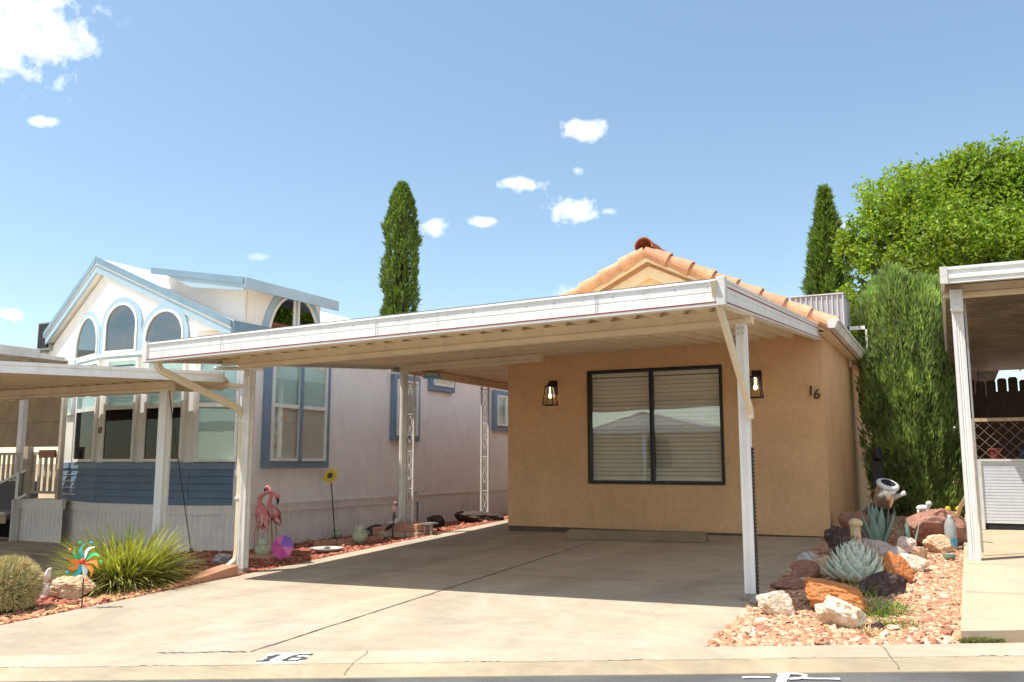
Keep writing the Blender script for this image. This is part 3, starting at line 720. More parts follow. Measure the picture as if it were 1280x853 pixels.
# window: black aluminium frame, mullion, panes, mini blinds
wf = MB()
O_ = [(WX0-.012, WZ0-.012), (WX1+.012, WZ0-.012), (WX1+.012, WZ1+.012), (WX0-.012, WZ1+.012)]; I_ = [(WX0+.03, WZ0+.03), (WX1-.03, WZ0+.03), (WX1-.03, WZ1-.03), (WX0+.03, WZ1-.03)]
wf.ring(O_, I_, -.07, .022, frF)
MX = (WX0+WX1)/2-.03; wf.box(MX-.024, MX+.024, WZ0+.03, WZ1-.03, -.065, .006, frF)
wn = obj('window', wf, 'black', h16, bevel=.003)
obj('pane', MB().pane(WX0+.027, MX-.02, WZ0+.027, WZ1-.027, -.03, frF), 'glass', wn)
obj('pane', MB().pane(MX+.02, WX1-.027, WZ0+.027, WZ1-.027, -.03, frF), 'glass', wn)
def blinds(x0, x1, z0, z1, fr, dep, pitch=.058, tilt=64, w_=.057, jit=0):
    b = MB(); n = int((z1-z0)/pitch); ca, sa = math.cos(math.radians(tilt)), math.sin(math.radians(tilt))
    for i in range(n):
        z = z0+(i+.5)*pitch; h = w_/2
        P_ = [(z-h*sa, dep-h*ca), (z, dep-.003), (z+h*sa, dep+h*ca*-1+2*h*ca)]
        b.add([fr(x, zz, dd) for zz, dd in P_ for x in (x0, x1)], [(0, 1, 3, 2), (2, 3, 5, 4)])
    b.box(x0, x1, z1-.01, z1+.04, dep-.02, dep+.02, fr); b.box(x0, x1, z0-.01, z0+.008, dep-.02, dep+.02, fr)
    for f_ in (.12, .5, .88):
        x = x0+(x1-x0)*f_; b.box(x-.002, x+.002, z0, z1, dep+.026, dep+.028, fr)
    return b
obj('blind', blinds(WX0+.035, MX-.028, WZ0+.05, WZ1-.075, frF, -.085), 'blind', wn)
obj('blind', blinds(MX+.028, WX1-.035, WZ0+.05, WZ1-.075, frF, -.085), 'blind', wn)
# thin slanted wrought numerals
nf = Fr((0, HY, 0), (1, 0, 0), (0, 0, 1), (0, -1, 0))
a = onY(1009, 497, HY); 
nb = text_mb('1', .19, Fr((a.x, HY, a.z+.02), (1, 0, 0), (.06, 0, 1), (0, -1, 0)), .02)
a = onY(1016.5, 499, HY); n6 = text_mb('6', .19, Fr((a.x, HY, a.z+.0), (1, 0, 0), (.08, 0, 1), (0, -1, 0)), .02)
for m_ in (nb, n6):
    for v in m_.v: v.y -= .018
obj('house_number', nb, 'number', h16); obj('house_number', n6, 'number', h16)

# wall lanterns (lit bulb inside tapered glass box)
def lantern(p, label):
    t = thing('wall_lantern', p, label, 'lantern', 'lanterns either side of the window')
    x, y, z = p; f = Fr(p, (1, 0, 0), (0, 0, 1), (0, -1, 0))
    obj('back_plate', MB().box(-.065, .065, -.02, .20, .001, .022, f).box(-.03, .03, .10, .15, .022, .12, f), 'black', t, bevel=.003)
    fr_ = MB(); zt, zb, rt2, rb = .10, -.17, .052, .085; cy = .13
    fr_.box(-.06, .06, .095, .115, cy-.06, cy+.06, f); fr_.box(-.025, .025, .115, .15, cy-.03, cy+.03, f)
    for sx in (-1, 1):
        for sy in (-1, 1): fr_.bar(f(sx*rt2, zt, cy+sy*rt2), f(sx*rb, zb, cy+sy*rb), .011)
    for a, b in (((-1, -1), (1, -1)), ((1, -1), (1, 1)), ((1, 1), (-1, 1)), ((-1, 1), (-1, -1))):
        fr_.bar(f(a[0]*rb, zb, cy+a[1]*rb), f(b[0]*rb, zb, cy+b[1]*rb), .012)
    obj('lantern_frame', fr_, 'black', t)
    g = MB(); k = .97
    for a, b in (((-1, -1), (1, -1)), ((1, -1), (1, 1)), ((1, 1), (-1, 1)), ((-1, 1), (-1, -1))):
        g.add([f(a[0]*rb*k, zb, cy+a[1]*rb*k), f(b[0]*rb*k, zb, cy+b[1]*rb*k), f(b[0]*rt2*k, zt, cy+b[1]*rt2*k), f(a[0]*rt2*k, zt, cy+a[1]*rt2*k)], [(0, 1, 2, 3)])
    obj('lantern_glass', g, 'lamp_glass', t)
    bo = f(0, -.035, cy)
    obj('bulb', MB().sphere(bo, .026, 12, 8, (1, 1, 1.35)).tube([bo+Vector((0, 0, .02)), bo+Vector((0, 0, .13))], .012), 'bulb', t)
    return t
p = onY(692, 493, HY); lantern((p.x, HY, p.z), 'black lantern with lit bulb on the wall left of the window')
p = onY(946.5, 482, HY); lantern((p.x, HY, p.z), 'black lantern with lit bulb on the wall right of the window, beside the post')

# ============================================================ CARPORT
CF = 6.42                                          # front edge
def ctop(x, y): return 1.355+.077*(y-CF)+.02*(x+1.5)
CL, CR = -7.46, -1.46
cp = thing('carport', (-4.3, 7.45, P(-4.3, 7.45)), 'white aluminium carport on square posts over the driveway of the ochre house', 'carport')
# roof pans: trapezoid ribs running front to back
rp = MB(); per = .225; n = int((CR-CL)/per)+1; prof = []
for i in range(n):
    x = CL+i*per
    for dx, dz in ((0, -.145), (.045, -.145), (.10, -.07), (.17, -.07)):
        if x+dx < CR-.01: prof.append((x+dx, dz))
prof.append((CR-.005, -.145))
V = []
for yy in (CF+.03, 11.915):
    for x, dz in prof: V.append((x, yy, ctop(x, yy)+dz))
m_ = len(prof); rp.add(V, [(i, i+1, m_+i+1, m_+i) for i in range(m_-1)])
ro = obj('roof_panel', rp, 'pan', cp)
so_ = ro.modifiers.new('s', 'SOLIDIFY'); so_.thickness = .004; so_.offset = 1
# fascia extrusions: stepped profile
def fascia(a, b, out, name, stripes, h=.20, m='white'):
    """a,b: world top-edge end points, out: outward unit"""
    a = Vector(a); b = Vector(b); out = Vector(out); mb_ = MB()
    pr = [(0, 0), (.03, .0), (.034, -.02), (.022, -.028), (.022, -.095), (.016, -.101), (.022, -.107), (.022, -h+.03), (.034, -h+.024), (.034, -h), (-.05, -h), (-.05, -h+.006), (0, -h+.006)]
    pr = [(o*1.0, z) for o, z in pr]; n = len(pr)
    V = [p+out*o+Vector((0, 0, z)) for p in (a, b) for o, z in pr]
    mb_.add(V, [(i, (i+1) % n, n+(i+1) % n, n+i) for i in range(n)]+[tuple(range(n)), tuple(range(2*n-1, n-1, -1))])
    f = fixn(obj(name, mb_, m, cp))
    for z0, z1, o in stripes:
        st = MB(); d = (b-a).normalized()
        st.add([p+out*oo+Vector((0, 0, z)) for p in (a, b) for oo, z in ((o, z0), (o+.003, z0), (o+.003, z1), (o, z1))], [(0, 1, 5, 4), (1, 2, 6, 5), (2, 3, 7, 6), (3, 0, 4, 7), (0, 3, 2, 1), (4, 5, 6, 7)])
        fixn(obj('stripe', st, 'red', f))
    return f
fascia((CL, CF, ctop(CL, CF)), (CR, CF, ctop(CR, CF)), (0, -1, 0), 'front_fascia', [(-.182, -.172, .0345)], .20)
fascia((CR, CF, ctop(CR, CF)), (CR, 11.88, ctop(CR, 11.88)), (1, 0, 0), 'side_fascia', [(-.062, -.052, .0225), (-.186, -.176, .0345)], .20)
fascia((CL, 11.88, ctop(CL, 11.88)), (CL, CF, ctop(CL, CF)), (-1, 0, 0), 'side_fascia', [], .20)
for x in (-2.45, -4.55, -6.4): obj('splice', MB().box(x, x+.004, CF-.0365, CF-.033, ctop(x, CF)-.17, ctop(x, CF)-.02), 'metal_grey', cp)
gl = MB(); gl.box(CL+.0, CR-.0, CF-.033, CF+.02, 0, .001)
for v in gl.v: v.z += ctop(v.x, CF)+.003
obj('flashing', gl, 'metal_grey', cp)
# corner caps
for x in (CL, CR): obj('corner_cap', MB().box(x-.03, x+.036, CF-.040, CF+.04, ctop(x, CF)-.205, ctop(x, CF)+.012), 'white_dirty', cp, bevel=.004)
# beam: rolled header with a bottom flange
def beam(x0, x1, y, zt, h, w_, m, parent, name='beam'):
    mb_ = MB(); pr = [(-w_/2, 0), (-w_/2, -h*.62), (-w_/2-.012, -h*.7), (-w_/2-.012, -h), (w_/2+.012, -h), (w_/2+.012, -h*.7), (w_/2, -h*.62), (w_/2, 0)]
    V = [(x, y+a, zt(x)+b) for x in (x0, x1) for a, b in pr]; n = len(pr)
    mb_.add(V, [(i, (i+1) % n, n+(i+1) % n, n+i) for i in range(n)]+[tuple(range(n)), tuple(range(2*n-1, n-1, -1))])
    return fixn(obj(name, mb_, m, parent))
BY = 7.45
beam(-7.12, -1.44, BY, lambda x: ctop(x, BY)-.146, .125, .10, 'cream', cp)
beam(CL+.05, -7.122, BY, lambda x: ctop(x, BY)-.16, .06, .05, 'cream', cp, 'beam_stub')
beam(-7.35, -5.02, 11.0, lambda x: ctop(x, 11.0)-.146, .10, .08, 'cream', cp, 'rear_beam')
# posts: square with rolled grooves
def post(x, y, zb, zt, w_, m, parent, name='post'):
    h = w_/2; g = .008; pr = []
    for (cx, cy, dx, dy) in ((-h, -h, 1, 0), (h, -h, 0, 1), (h, h, -1, 0), (-h, h, 0, -1)):
        nx_, ny_ = dy, -dx
        for t, d in ((.004/w_, 0), (.3, 0), (.36, -g), (.44, -g), (.5, -0.002), (.56, -g), (.64, -g), (.7, 0)):
            pr.append((cx+dx*t*w_+nx_*d, cy+dy*t*w_+ny_*d))
    mb_ = MB().prism([(x+a, y+b) for a, b in pr], zb, zt); return fixn(obj(name, mb_, m, parent))
PRX, PLX = -1.535, -7.0
post(PRX, BY, P(PRX, BY), ctop(PRX, BY)-.27, .092, 'white', cp); post(PLX, BY, P(PLX, BY)-.05, ctop(PLX, BY)-.27, .092, 'white_dirty', cp)
for x in (PRX, PLX):
    z_ = P(x, BY) if x == PRX else P(x, BY)+.0
    obj('base_plate', MB().box(x-.075, x+.075, BY-.07, BY+.07, z_+.001, z_+.010).box(x-.054, x+.054, BY-.054, BY+.054, z_+.010, z_+.05), 'rust', cp)
screws = 0
for k in range(24):
    x = CL+.15+k*.25; obj('screw', MB().lathe([(.006, 0), (.006, .003), (.002, .006)], (x, CF-.0225, ctop(x, CF)-.05), 8, ax=(0, -1, 0)), 'metal_grey', cp)
pp = MB()
for x in (PRX, PLX):
    z = ctop(x, BY)-.31
    for dz in (0, -.045): pp.lathe([(.009, 0), (.009, .004), (.004, .008)], (x-.02, BY-.047, z+dz), 8, ax=(0, -1, 0)); pp.lathe([(.009, 0), (.009, .004), (.004, .008)], (x+.02, BY-.047, z+dz), 8, ax=(0, -1, 0))
obj('bolt', pp, 'metal_grey', cp)
# downspouts
def spout(pts, wx, wy, name='downspout', m='cream'):
    mb_ = MB(); pts = [Vector(p) for p in pts]; rings = []
    for i, p in enumerate(pts):
        d = (pts[min(i+1, len(pts)-1)]-pts[max(i-1, 0)]).normalized(); u = Vector((1, 0, 0)) if abs(d.x) < .9 else Vector((0, 1, 0))
        u = (u-d*u.dot(d)).normalized(); v = d.cross(u)
        rings.append([p+u*(i_*wx/2)+v*(j_*wy/2) for i_, j_ in ((-.8, -1), (.8, -1), (1, -.8), (1, .8), (.8, 1), (-.8, 1), (-1, .8), (-1, -.8))])
    n = 8; mb_.add([q for r in rings for q in r], [(i*n+k, i*n+(k+1) % n, (i+1)*n+(k+1) % n, (i+1)*n+k) for i in range(len(pts)-1) for k in range(n)]+[tuple(range(n)), tuple(range((len(pts)-1)*n+n-1, (len(pts)-1)*n-1, -1))])
    return fixn(obj(name, mb_, m, cp))
zl = ctop(CL, CF)-.19; lx = PLX-.078
spout([(-7.36, CF+.06, zl+.02), (-7.36, CF+.06, zl-.05), (-7.34, CF+.10, zl-.10), (lx, BY-.09, .60), (lx, BY-.0, .52), (lx, BY+.0, .40), (lx, BY, -.95), (lx-.01, BY-.01, -1.06), (lx-.04, BY-.09, -1.13), (lx-.07, BY-.16, -1.155)], .058, .07)
spout([(-1.505, CF-.045, ctop(CR, CF)-.01), (-1.505, CF-.01, ctop(CR, CF)-.10), (-1.47, BY-.085, .42), (-1.47, BY-.075, .36)], .042, .075)
obj('downspout_strap', MB().box(lx-.035, lx+.035, BY-.045, BY+.04, .44, .47).box(lx-.035, lx+.035, BY-.045, BY+.04, -.4, -.37), 'white_dirty', cp)
pa = onY(270, 463, BY); obj('pipe', MB().tube([(pa.x, BY-.02, pa.z+.02), (PLX+.2, BY-.02, pa.z-.02)], .022, 10), 'white_dirty', cp)
# dark weathered streak of rust perforations down the right post: a slotted angle iron
sa_ = MB()
for k in range(38):
    z = P(PRX, BY)+.02+k*.032; sa_.box(PRX+.047, PRX+.063, BY-.02, BY+.02, z, z+.022)
sa_.box(PRX+.047, PRX+.052, BY-.025, BY+.025, P(PRX, BY), P(PRX, BY)+1.23)
obj('slotted_angle', sa_, 'rod', cp)

# wheel stop on the slab in front of the wall
a = onG(704, 680); b = onG(886, 686)
ws = MB(); yb = 11.15; x0, x1 = -4.72, -2.82
pr = [(-.1, 0), (-.075, .11), (-.05, .125), (.05, .125), (.075, .11), (.1, 0)]
V = [(x, yb+q*(1 if abs(x-x0) > .03 and abs(x-x1) > .03 else .85), P(x, yb)+z_*(1 if abs(x-x0) > .03 and abs(x-x1) > .03 else .82)+.001) for x in (x0, x0+.05, x1-.05, x1) for q, z_ in pr]
ws.add(V, [(i*6+k, i*6+k+1, (i+1)*6+k+1, (i+1)*6+k) for i in range(3) for k in range(5)]+[(0, 1, 2, 3, 4, 5), (23, 22, 21, 20, 19, 18)])
tag(fixn(obj('wheel_stop', ws, 'stone_bumper')), 'long low concrete wheel stop lying on the driveway under the window', 'wheel stop')

# rooftop air conditioner on the right slope
ac = thing('rooftop_air_conditioner', (-1.75, 15.6, 1.9), 'grey louvred air conditioner box on the tiled roof behind the right eave', 'air conditioner')
fa = onY(1022, 378, 14.6)
ax0, ax1, ay0, ay1, az0, az1 = -1.95, -1.10, 14.9, 15.9, 1.95, 2.82
q0 = onY(1012, 372, 14.9); q1 = onY(1053, 367.5, 14.9); az1 = q1.z; ax0 = q0.x-.3; ax1 = q1.x
fl = MB(); fl.box(ax0, ax1, ay0, ay1, 1.75, az1)
acb = obj('casing', fl, 'ac', ac)
sl_ = MB()
nn = 10
for k in range(nn+1):
    x = ax0+(ax1-ax0)*k/nn; sl_.box(x-.008, x+.008, ay0-.018, ay0-.001, 1.8, az1-.01)
    y = ay0+(ay1-ay0)*k/nn; sl_.box(ax1+.001, ax1+.014, y-.008, y+.008, 1.8, az1-.01)
sl_.box(ax0-.02, ax1+.02, ay0-.025, ay1+.02, az1, az1+.02)
obj('grille_slats', sl_, 'panel_white', ac)
obj('stand', MB().box(ax1+.02, ax1+.05, ay0+.3, ay0+.33, 1.55, az1-.5).box(ax1+.02, ax1+.32, ay0+.3, ay0+.33, az1-.56, az1-.5).box(ax1+.29, ax1+.32, ay0+.3, ay0+.33, 1.55, az1-.5), 'white', ac)
# ============================================================ REAR AWNING on lattice posts
aw = thing('patio_awning', (-6.8, 13, P(-6.8, 13)), 'low cream awning on scrollwork posts along the left side of the stucco house', 'awning')
AX, AY0, AY1 = -7.48, 10.95, 19.0
aw_z = onX(505, 459, AX).z
def awz(x, y): return aw_z+.135*(x-AX)
V = []; prof = []; n = int((AY1-AY0)/.225)
for i in range(n):
    y = AY0+.02+i*.225
    for dy, dz in ((0, -.06), (.12, -.06), (.15, -.02), (.195, -.02)): prof.append((y+dy, dz))
m_ = len(prof)
for x in (AX+.02, HL-.005):
    for y, dz in prof: V.append((x, y, awz(x, y)+dz+.02))
ar = obj('roof_panel', MB().add(V, [(i, i+1, m_+i+1, m_+i) for i in range(m_-1)]), 'pan', aw); sm = ar.modifiers.new('s', 'SOLIDIFY'); sm.thickness = .004
fb = MB(); fb.add([(AX, AY0, awz(AX, 0)-.05), (HL-.005, AY0, awz(HL, 0)-.05), (HL-.005, AY0, awz(HL, 0)+.09), (AX, AY0, awz(AX, 0)+.09),
                   (AX, AY0-.03, awz(AX, 0)-.05), (HL-.005, AY0-.03, awz(HL, 0)-.05), (HL-.005, AY0-.03, awz(HL, 0)+.09), (AX, AY0-.03, awz(AX, 0)+.09)],
                  [(4, 5, 6, 7), (0, 3, 2, 1), (0, 4, 7, 3), (1, 2, 6, 5), (3, 7, 6, 2), (0, 1, 5, 4)])
obj('front_fascia', fb, 'white', aw)
obj('eave_fascia', MB().box(AX-.03, AX+.0, AY0-.03, AY1, aw_z-.09, aw_z+.09).box(AX-.03, AX+.06, AY0-.03, AY1, aw_z-.10, aw_z-.091), 'white_dirty', aw)
obj('eave_beam', MB().box(AX+.16, AX+.23, AY0+.05, AY1, aw_z-.13, aw_z-.03), 'cream', aw)
def lattice_post(x, y, zb, zt):
    s = MB()
    for dx in (-.068, .068): s.box(x+dx-.014, x+dx+.014, y-.014, y+.014, zb, zt)
    p = obj('post', s, 'white_dirty', aw); sc = MB(); H = zt-zb; nseg = 4
    for k in range(nseg):
        zc = zb+H*(k+.5)/nseg; a = H/nseg*.36
        pts = []
        for i in range(25):                         # S scroll
            t = i/24; ang = -2.6+t*5.2
            pts.append((x+math.sin(ang*1.2)*.034, y, zc-a+2*a*t))
        sc.tube(pts, .006, 6)
        sc.tube([(x+math.sin(-ang_*1.2)*.034, y+.004, zc-a+2*a*t_) for t_, ang_ in [(i/12, -2.6+i/12*5.2) for i in range(13)]], .005, 6)
        sc.box(x-.06, x+.06, y-.006, y+.006, zc+a+.02, zc+a+.035)
    obj('scrollwork', sc, 'white_dirty', p)
ya = onX(512, 560, -7.3).y; yb_ = onX(606, 560, -7.3).y
zb0 = P(-7.3, ya)+.17
lattice_post(-7.3, ya, zb0, aw_z-.13); lattice_post(-7.3, yb_, P(-7.3, yb_)-.05, aw_z-.13)
lattice_post(-7.3, yb_+3.2, P(-7.3, yb_+3)-.05, aw_z-.13)
obj('downspout', MB().tube([(-7.42, ya-.03, aw_z-.1), (-7.42, ya-.03, zb0+.06), (-7.50, ya-.06, zb0-.0), (-7.58, ya-.10, zb0-.04)], .042, 10), 'white_dirty', aw)
# block base under the first post
pb = thing('post_base_blocks', (-7.35, ya, P(-7.35, ya)-.03), 'stack of salmon and tan landscaping blocks around the foot of the first scrollwork post', 'blocks')
z0 = P(-7.35, ya)-.03
obj('block', MB().box(-7.62, -7.02, ya-.20, ya+.25, z0+.085, z0+.195), 'brick', pb, bevel=.008)
obj('block', MB().box(-7.66, -7.2, ya-.25, ya+.3, z0, z0+.083), 'block', pb, bevel=.008)
obj('block', MB().box(-7.19, -6.98, ya-.25, ya+.3, z0, z0+.083), 'block', pb, bevel=.008)
obj('block', MB().box(-7.88, -7.64, ya-.1, ya+.2, z0, z0+.12), 'brick', pb, bevel=.01)
sp = thing('small_boot_stand', (-6.93, ya+.03, P(-6.9, ya)), 'small grey metal stand against the blocks beside the driveway', 'stand')
obj('stand_top', MB().box(-7.02, -6.86, ya-.07, ya+.13, P(-7, ya)+.15, P(-7, ya)+.175), 'metal_grey', sp); obj('leg', MB().box(-6.90, -6.875, ya-.04, ya-.01, P(-7, ya), P(-7, ya)+.149), 'metal_grey', sp)
obj('leg', MB().box(-7.0, -6.975, ya-.06, ya-.04, P(-7, ya), P(-7, ya)+.149), 'metal_grey', sp)
# bird feeder hanging from the awning corner
fp = onX(540, 466, -6.9); F_ = Fr(fp, (.8, .6, 0), (0, 0, 1), (.6, -.8, 0))
bf = thing('bird_feeder', fp-Vector((0, 0, .09)), 'hanging bird feeder with brown red roof and bright blue tray under the awning edge', 'bird feeder')
obj('roof', MB().prism([(-.15, .02), (-.105, .105), (.105, .105), (.15, .02), (.14, .012), (-.14, .012)], -.10, .10, F_), 'wood_new', bf)
obj('hopper', MB().box(-.09, .09, -.06, .012, -.055, .055, F_), 'glass_teal', bf); obj('tray', MB().box(-.13, .13, -.085, -.061, -.09, .09, F_), 'blue_paint', bf)
obj('end_panel', MB().box(-.115, -.093, -.06, .011, -.06, .06, F_), 'wood_new', bf); obj('end_panel', MB().box(.093, .115, -.06, .011, -.06, .06, F_), 'wood_new', bf)
obj('hanger', MB().tube([F_(-.09, .105), F_(-.03, .17), F_(0, .18), F_(.04, .17), F_(.09, .105)], .008, 6), 'white_dirty', bf)

# ============================================================ BLUE TRIMMED HOUSE (left neighbour)
NX = -8.7; NY = 8.8; NE = 24.0
nb_ = thing('blue_trimmed_house', (-10.4, NY, -1.2), 'off-white park home with blue trim, arched windows, lap siding panel and number 17', 'house')
pA = onY(97, 577, NY); pC = onY(238, 577, NY)
A = Vector((pA.x, NY, 0)); Cc = Vector((pC.x, NY, 0)); D = Vector((NX, onX(299, 577, NX).y, 0))
KX = ray(122, 577); K = Vector((KX.x/KX.y*NY, NY, 0)); lv = Vector((-.94, .342, 0))
def onKB(px, py=540):
    r = ray(px, py); r = r/r.y; t = (K.x-r.x*K.y)/(r.x*lv.y-lv.x); return K+lv*t      # point of the receding left facet seen at px
A = onKB(97); B = onKB(79)
def zat(px, py, Y=NY): return onY(px, py, Y).z
Zs, Zt, Zw = -.58, -.70, 0.0                       # siding bottom, trim board bottom, sill
EV = 1.80                                          # eave height
def fline(a, b): d = (b-a); d.z = 0; n = Vector((d.y, -d.x, 0)).normalized(); return Fr(a, d, (0, 0, 1), n), d.length
# skirting: ribbed sheet
def ribbed(a, b, z0, z1, per, dep, gw, name, m, parent, flip=False):
    f, L_ = fline(a, b); pr = []; n = int(L_/per)
    for i in range(n+1):
        x = i*per
        for dx, dd in ((0, 0), (per*gw, 0), (per*gw+dep*.6, -dep), (per-dep*.6, -dep)):
            if x+dx < L_-1e-3: pr.append((x+dx, dd))
    pr.append((L_, 0)); m_ = len(pr)
    V = [f(x, z, dd) for z in (z0, z1) for x, dd in pr]
    return obj(name, MB().add(V, [(i, i+1, m_+i+1, m_+i) for i in range(m_-1)]), m, parent)
SIDE_END = Vector((NX, NE, 0))
segs = [(B, K), (K, Cc), (Cc, D)]
for a, b in segs: ribbed(a, b, -1.24, Zt, .085, .008, .7, 'skirting', 'skirt', nb_)
ribbed(D, Vector((NX, 13.6, 0)), -1.24, Zt+.01, .055, .012, .55, 'skirting', 'skirt', nb_)
ribbed(Vector((NX+.02, 13.62, 0)), SIDE_END+Vector((.02, 0, 0)), -1.24, Zt+.01, .055, .012, .55, 'skirting', 'skirt', nb_)
for a, b in segs+[(D, SIDE_END)]:
    f, L_ = fline(a, b)
    obj('skirt_trim', MB().box(0, L_, Zt, Zs-.001, -.03, .02 if b is not SIDE_END else .015, f).box(0, L_, Zs-.012, Zs+.003, .021, .03, f), 'skirt', nb_)
# lap siding panels on the bay facets
for a, b in segs:
    f, L_ = fline(a, b); lm = MB(); nl = 5; hh = (Zw-.09-Zs)/nl
    for i in range(nl):
        z0 = Zs+i*hh; lm.add([f(0, z0+.004, .016), f(L_, z0+.004, .016), f(L_, z0+hh, .003), f(0, z0+hh, .003), f(0, z0+.004, .0), f(L_, z0+.004, .0)], [(0, 1, 2, 3), (4, 5, 1, 0)])
    obj('lap_siding', lm, 'siding_blue', nb_); obj('sill_board', MB().box(-.005, L_+.005, Zw-.09, Zw, -.05, .024, f), 'blue', nb_)
# bay wall above the sill (mullions are built by the window frames)
for a, b in segs:
    f, L_ = fline(a, b); obj('bay_wall', MB().box(0, L_, Zw+.001, EV, -.12, -.07, f), 'siding', nb_)
# side wall: vertical grooved panels
ribbed(D, Vector((NX, 13.6, 0)), Zs+.004, EV+.08, .10, .004, .93, 'side_wall', 'siding', nb_)
ribbed(Vector((NX+.02, 13.6, 0)), SIDE_END+Vector((.02, 0, 0)), Zs+.004, EV+.08, .10, .004, .93, 'side_wall', 'siding', nb_)
obj('corner_board', MB().box(NX-.05, NX+.045, D.y-.045, D.y+.05, Zs+.003, EV), 'white', nb_)
obj('corner_board', MB().box(NX+.021, NX+.034, 13.56, 13.66, Zs+.003, EV+.3), 'siding', nb_)
obj('core', MB().box(-12.2+.1, NX-.03, D.y+.1, NE, -1.2, 1.7), 'siding', nb_)
# access hatch low on the side wall
hp = onX(477, 484, NX); 
obj('hatch', MB().box(0, .62, 0, 1.30, .02, .03, Fr((NX, onX(504, 560, NX).y+.1, Zs+.06), (0, 1, 0), (0, 0, 1), (1, 0, 0))), 'siding', nb_, bevel=.004)

def rect(x0, x1, z0, z1): return [(x0, z0), (x1, z0), (x1, z1), (x0, z1)]
def window(f, x0, x1, z0, z1, parent, rails=(), trim=None, trimw=.09, glassm='glass_teal', gl2=None, blind='full', fm='white', base=0.0, mull=(), name='window'):
    """flush window on frame f: trim casing, frame, panes (one per cell) and blinds"""
    wmb = MB(); fw_ = .04
    wmb.ring(rect(x0, x1, z0, z1), rect(x0+fw_, x1-fw_, z0+fw_, z1-fw_), base-.056, base+.045, f)
    for r in rails: wmb.box(x0+fw_, x1-fw_, r-.028, r+.028, base+.002, base+.043, f)
    for q in mull: wmb.box(q-.03, q+.03, z0+fw_, z1-fw_, base+.001, base+.046, f)
    wo = obj(name, wmb, fm, parent)
    if trim: obj('casing', MB().ring(rect(x0-trimw, x1+trimw, z0-trimw, z1+trimw), rect(x0-.001, x1+.001, z0-.001, z1+.001), base-.056, base+.02, f), trim, wo)
    zs_ = [z0+fw_]+[r for r in rails]+[z1-fw_]; xs_ = [x0+fw_]+list(mull)+[x1-fw_]
    for i in range(len(zs_)-1):
        for k in range(len(xs_)-1):
            gm_ = gl2 if (gl2 and i == 0) else glassm
            a0 = xs_[k]+(.03 if k else 0); a1 = xs_[k+1]-(.03 if k < len(xs_)-2 else 0); b0 = zs_[i]+(.028 if i else 0); b1 = zs_[i+1]-(.028 if i < len(zs_)-2 else 0)
            obj('pane', MB().pane(a0-.003, a1+.003, b0-.003, b1+.003, base+.03, f), gm_, wo)
    if blind:
        b0 = z0+fw_ if blind == 'full' else rails[-1]
        obj('blind', blinds(x0+fw_, x1-fw_, b0, z1-fw_-.04, f, base-.022, .04, 74, .042), 'blind_teal', wo)
    obj('backing', MB().box(x0+.01, x1-.01, z0+.01, z1-.01, base-.052, base-.048, f), 'dark', wo)
    return wo
f2, L2 = fline(K, Cc); fB, LB = fline(B, K)
def fx(px, py=540): return (onY(px, py, NY).x-K.x)
def fb_(px, py=540): return (onKB(px, py)-B).length
ZR = zat(200, 508); ZT = 1.50
w2 = (fx(132), fx(169)); w3 = (fx(183), fx(229))
for (a, b), bl in ((w2, 'top'), (w3, 'top')):
    window(f2, a-.02, b+.02, Zw+.01, ZT, nb_, rails=(ZR,), glassm='glass_teal', gl2='glass_dark', blind=bl, fm='white')
# mullion boards between the windows, and the frieze above them
xe = [0]+[v for w_ in (w2, w3) for v in w_]+[L2]
for i in range(0, len(xe), 2):
    a, b = xe[i]+(.02 if i else 0), xe[i+1]-(.02 if i+1 < len(xe)-1 else 0)
    if b-a > .01: obj('mullion_board', MB().box(a, b, Zw+.001, ZT, -.069, .0, f2), 'white', nb_)
obj('frieze', MB().box(0, L2, ZT+.001, EV+.0, -.069, .0, f2).box(0, L2, ZT+.03, ZT+.07, .001, .03, f2), 'siding', nb_)
f3, L3 = fline(Cc, D)
window(f3, .05, L3-.03, Zw+.01, ZT, nb_, rails=(ZR,), glassm='glass_teal', blind='full', fm='white')
obj('frieze', MB().box(0, L3, ZT+.001, EV, -.069, .0, f3), 'siding', nb_); obj('frieze', MB().box(0, LB, ZT+.001, EV, -.069, .0, fB), 'siding', nb_)
obj('mullion_board', MB().box(0, .05, Zw+.001, ZT, -.069, .0, f3), 'white', nb_); obj('mullion_board', MB().box(L3-.03, L3, Zw+.001, ZT, -.069, 0, f3), 'white', nb_)
wa, wb = fb_(96.5), fb_(121.5); va, vb = fb_(82.5), fb_(91.5)
window(fB, wa, wb, Zw+.01, ZT, nb_, rails=(ZR,), glassm='glass_teal', gl2='glass_dark', blind='top', fm='white')
window(fB, va, vb, ZR-.05, ZT, nb_, glassm='glass_teal', blind='full', fm='white')
for bb in ((0, va, Zw+.001, ZT), (vb, wa, Zw+.001, ZT), (wb, LB, Zw+.001, ZT), (va, vb, Zw+.001, ZR-.051)): obj('mullion_board', MB().box(*bb, -.069, 0, fB), 'white', nb_)
# number 17 on the mullion
p17 = onY(122.6, 542, NY); t17 = text_mb('17', .135, Fr((p17.x, NY-.006, p17.z), (1, 0, 0), (.05, 0, 1), (0, -1, 0)), .012)
for v in t17.v: v.x = p17.x+(v.x-p17.x)*.62
obj('house_number', t17, 'number', nb_)
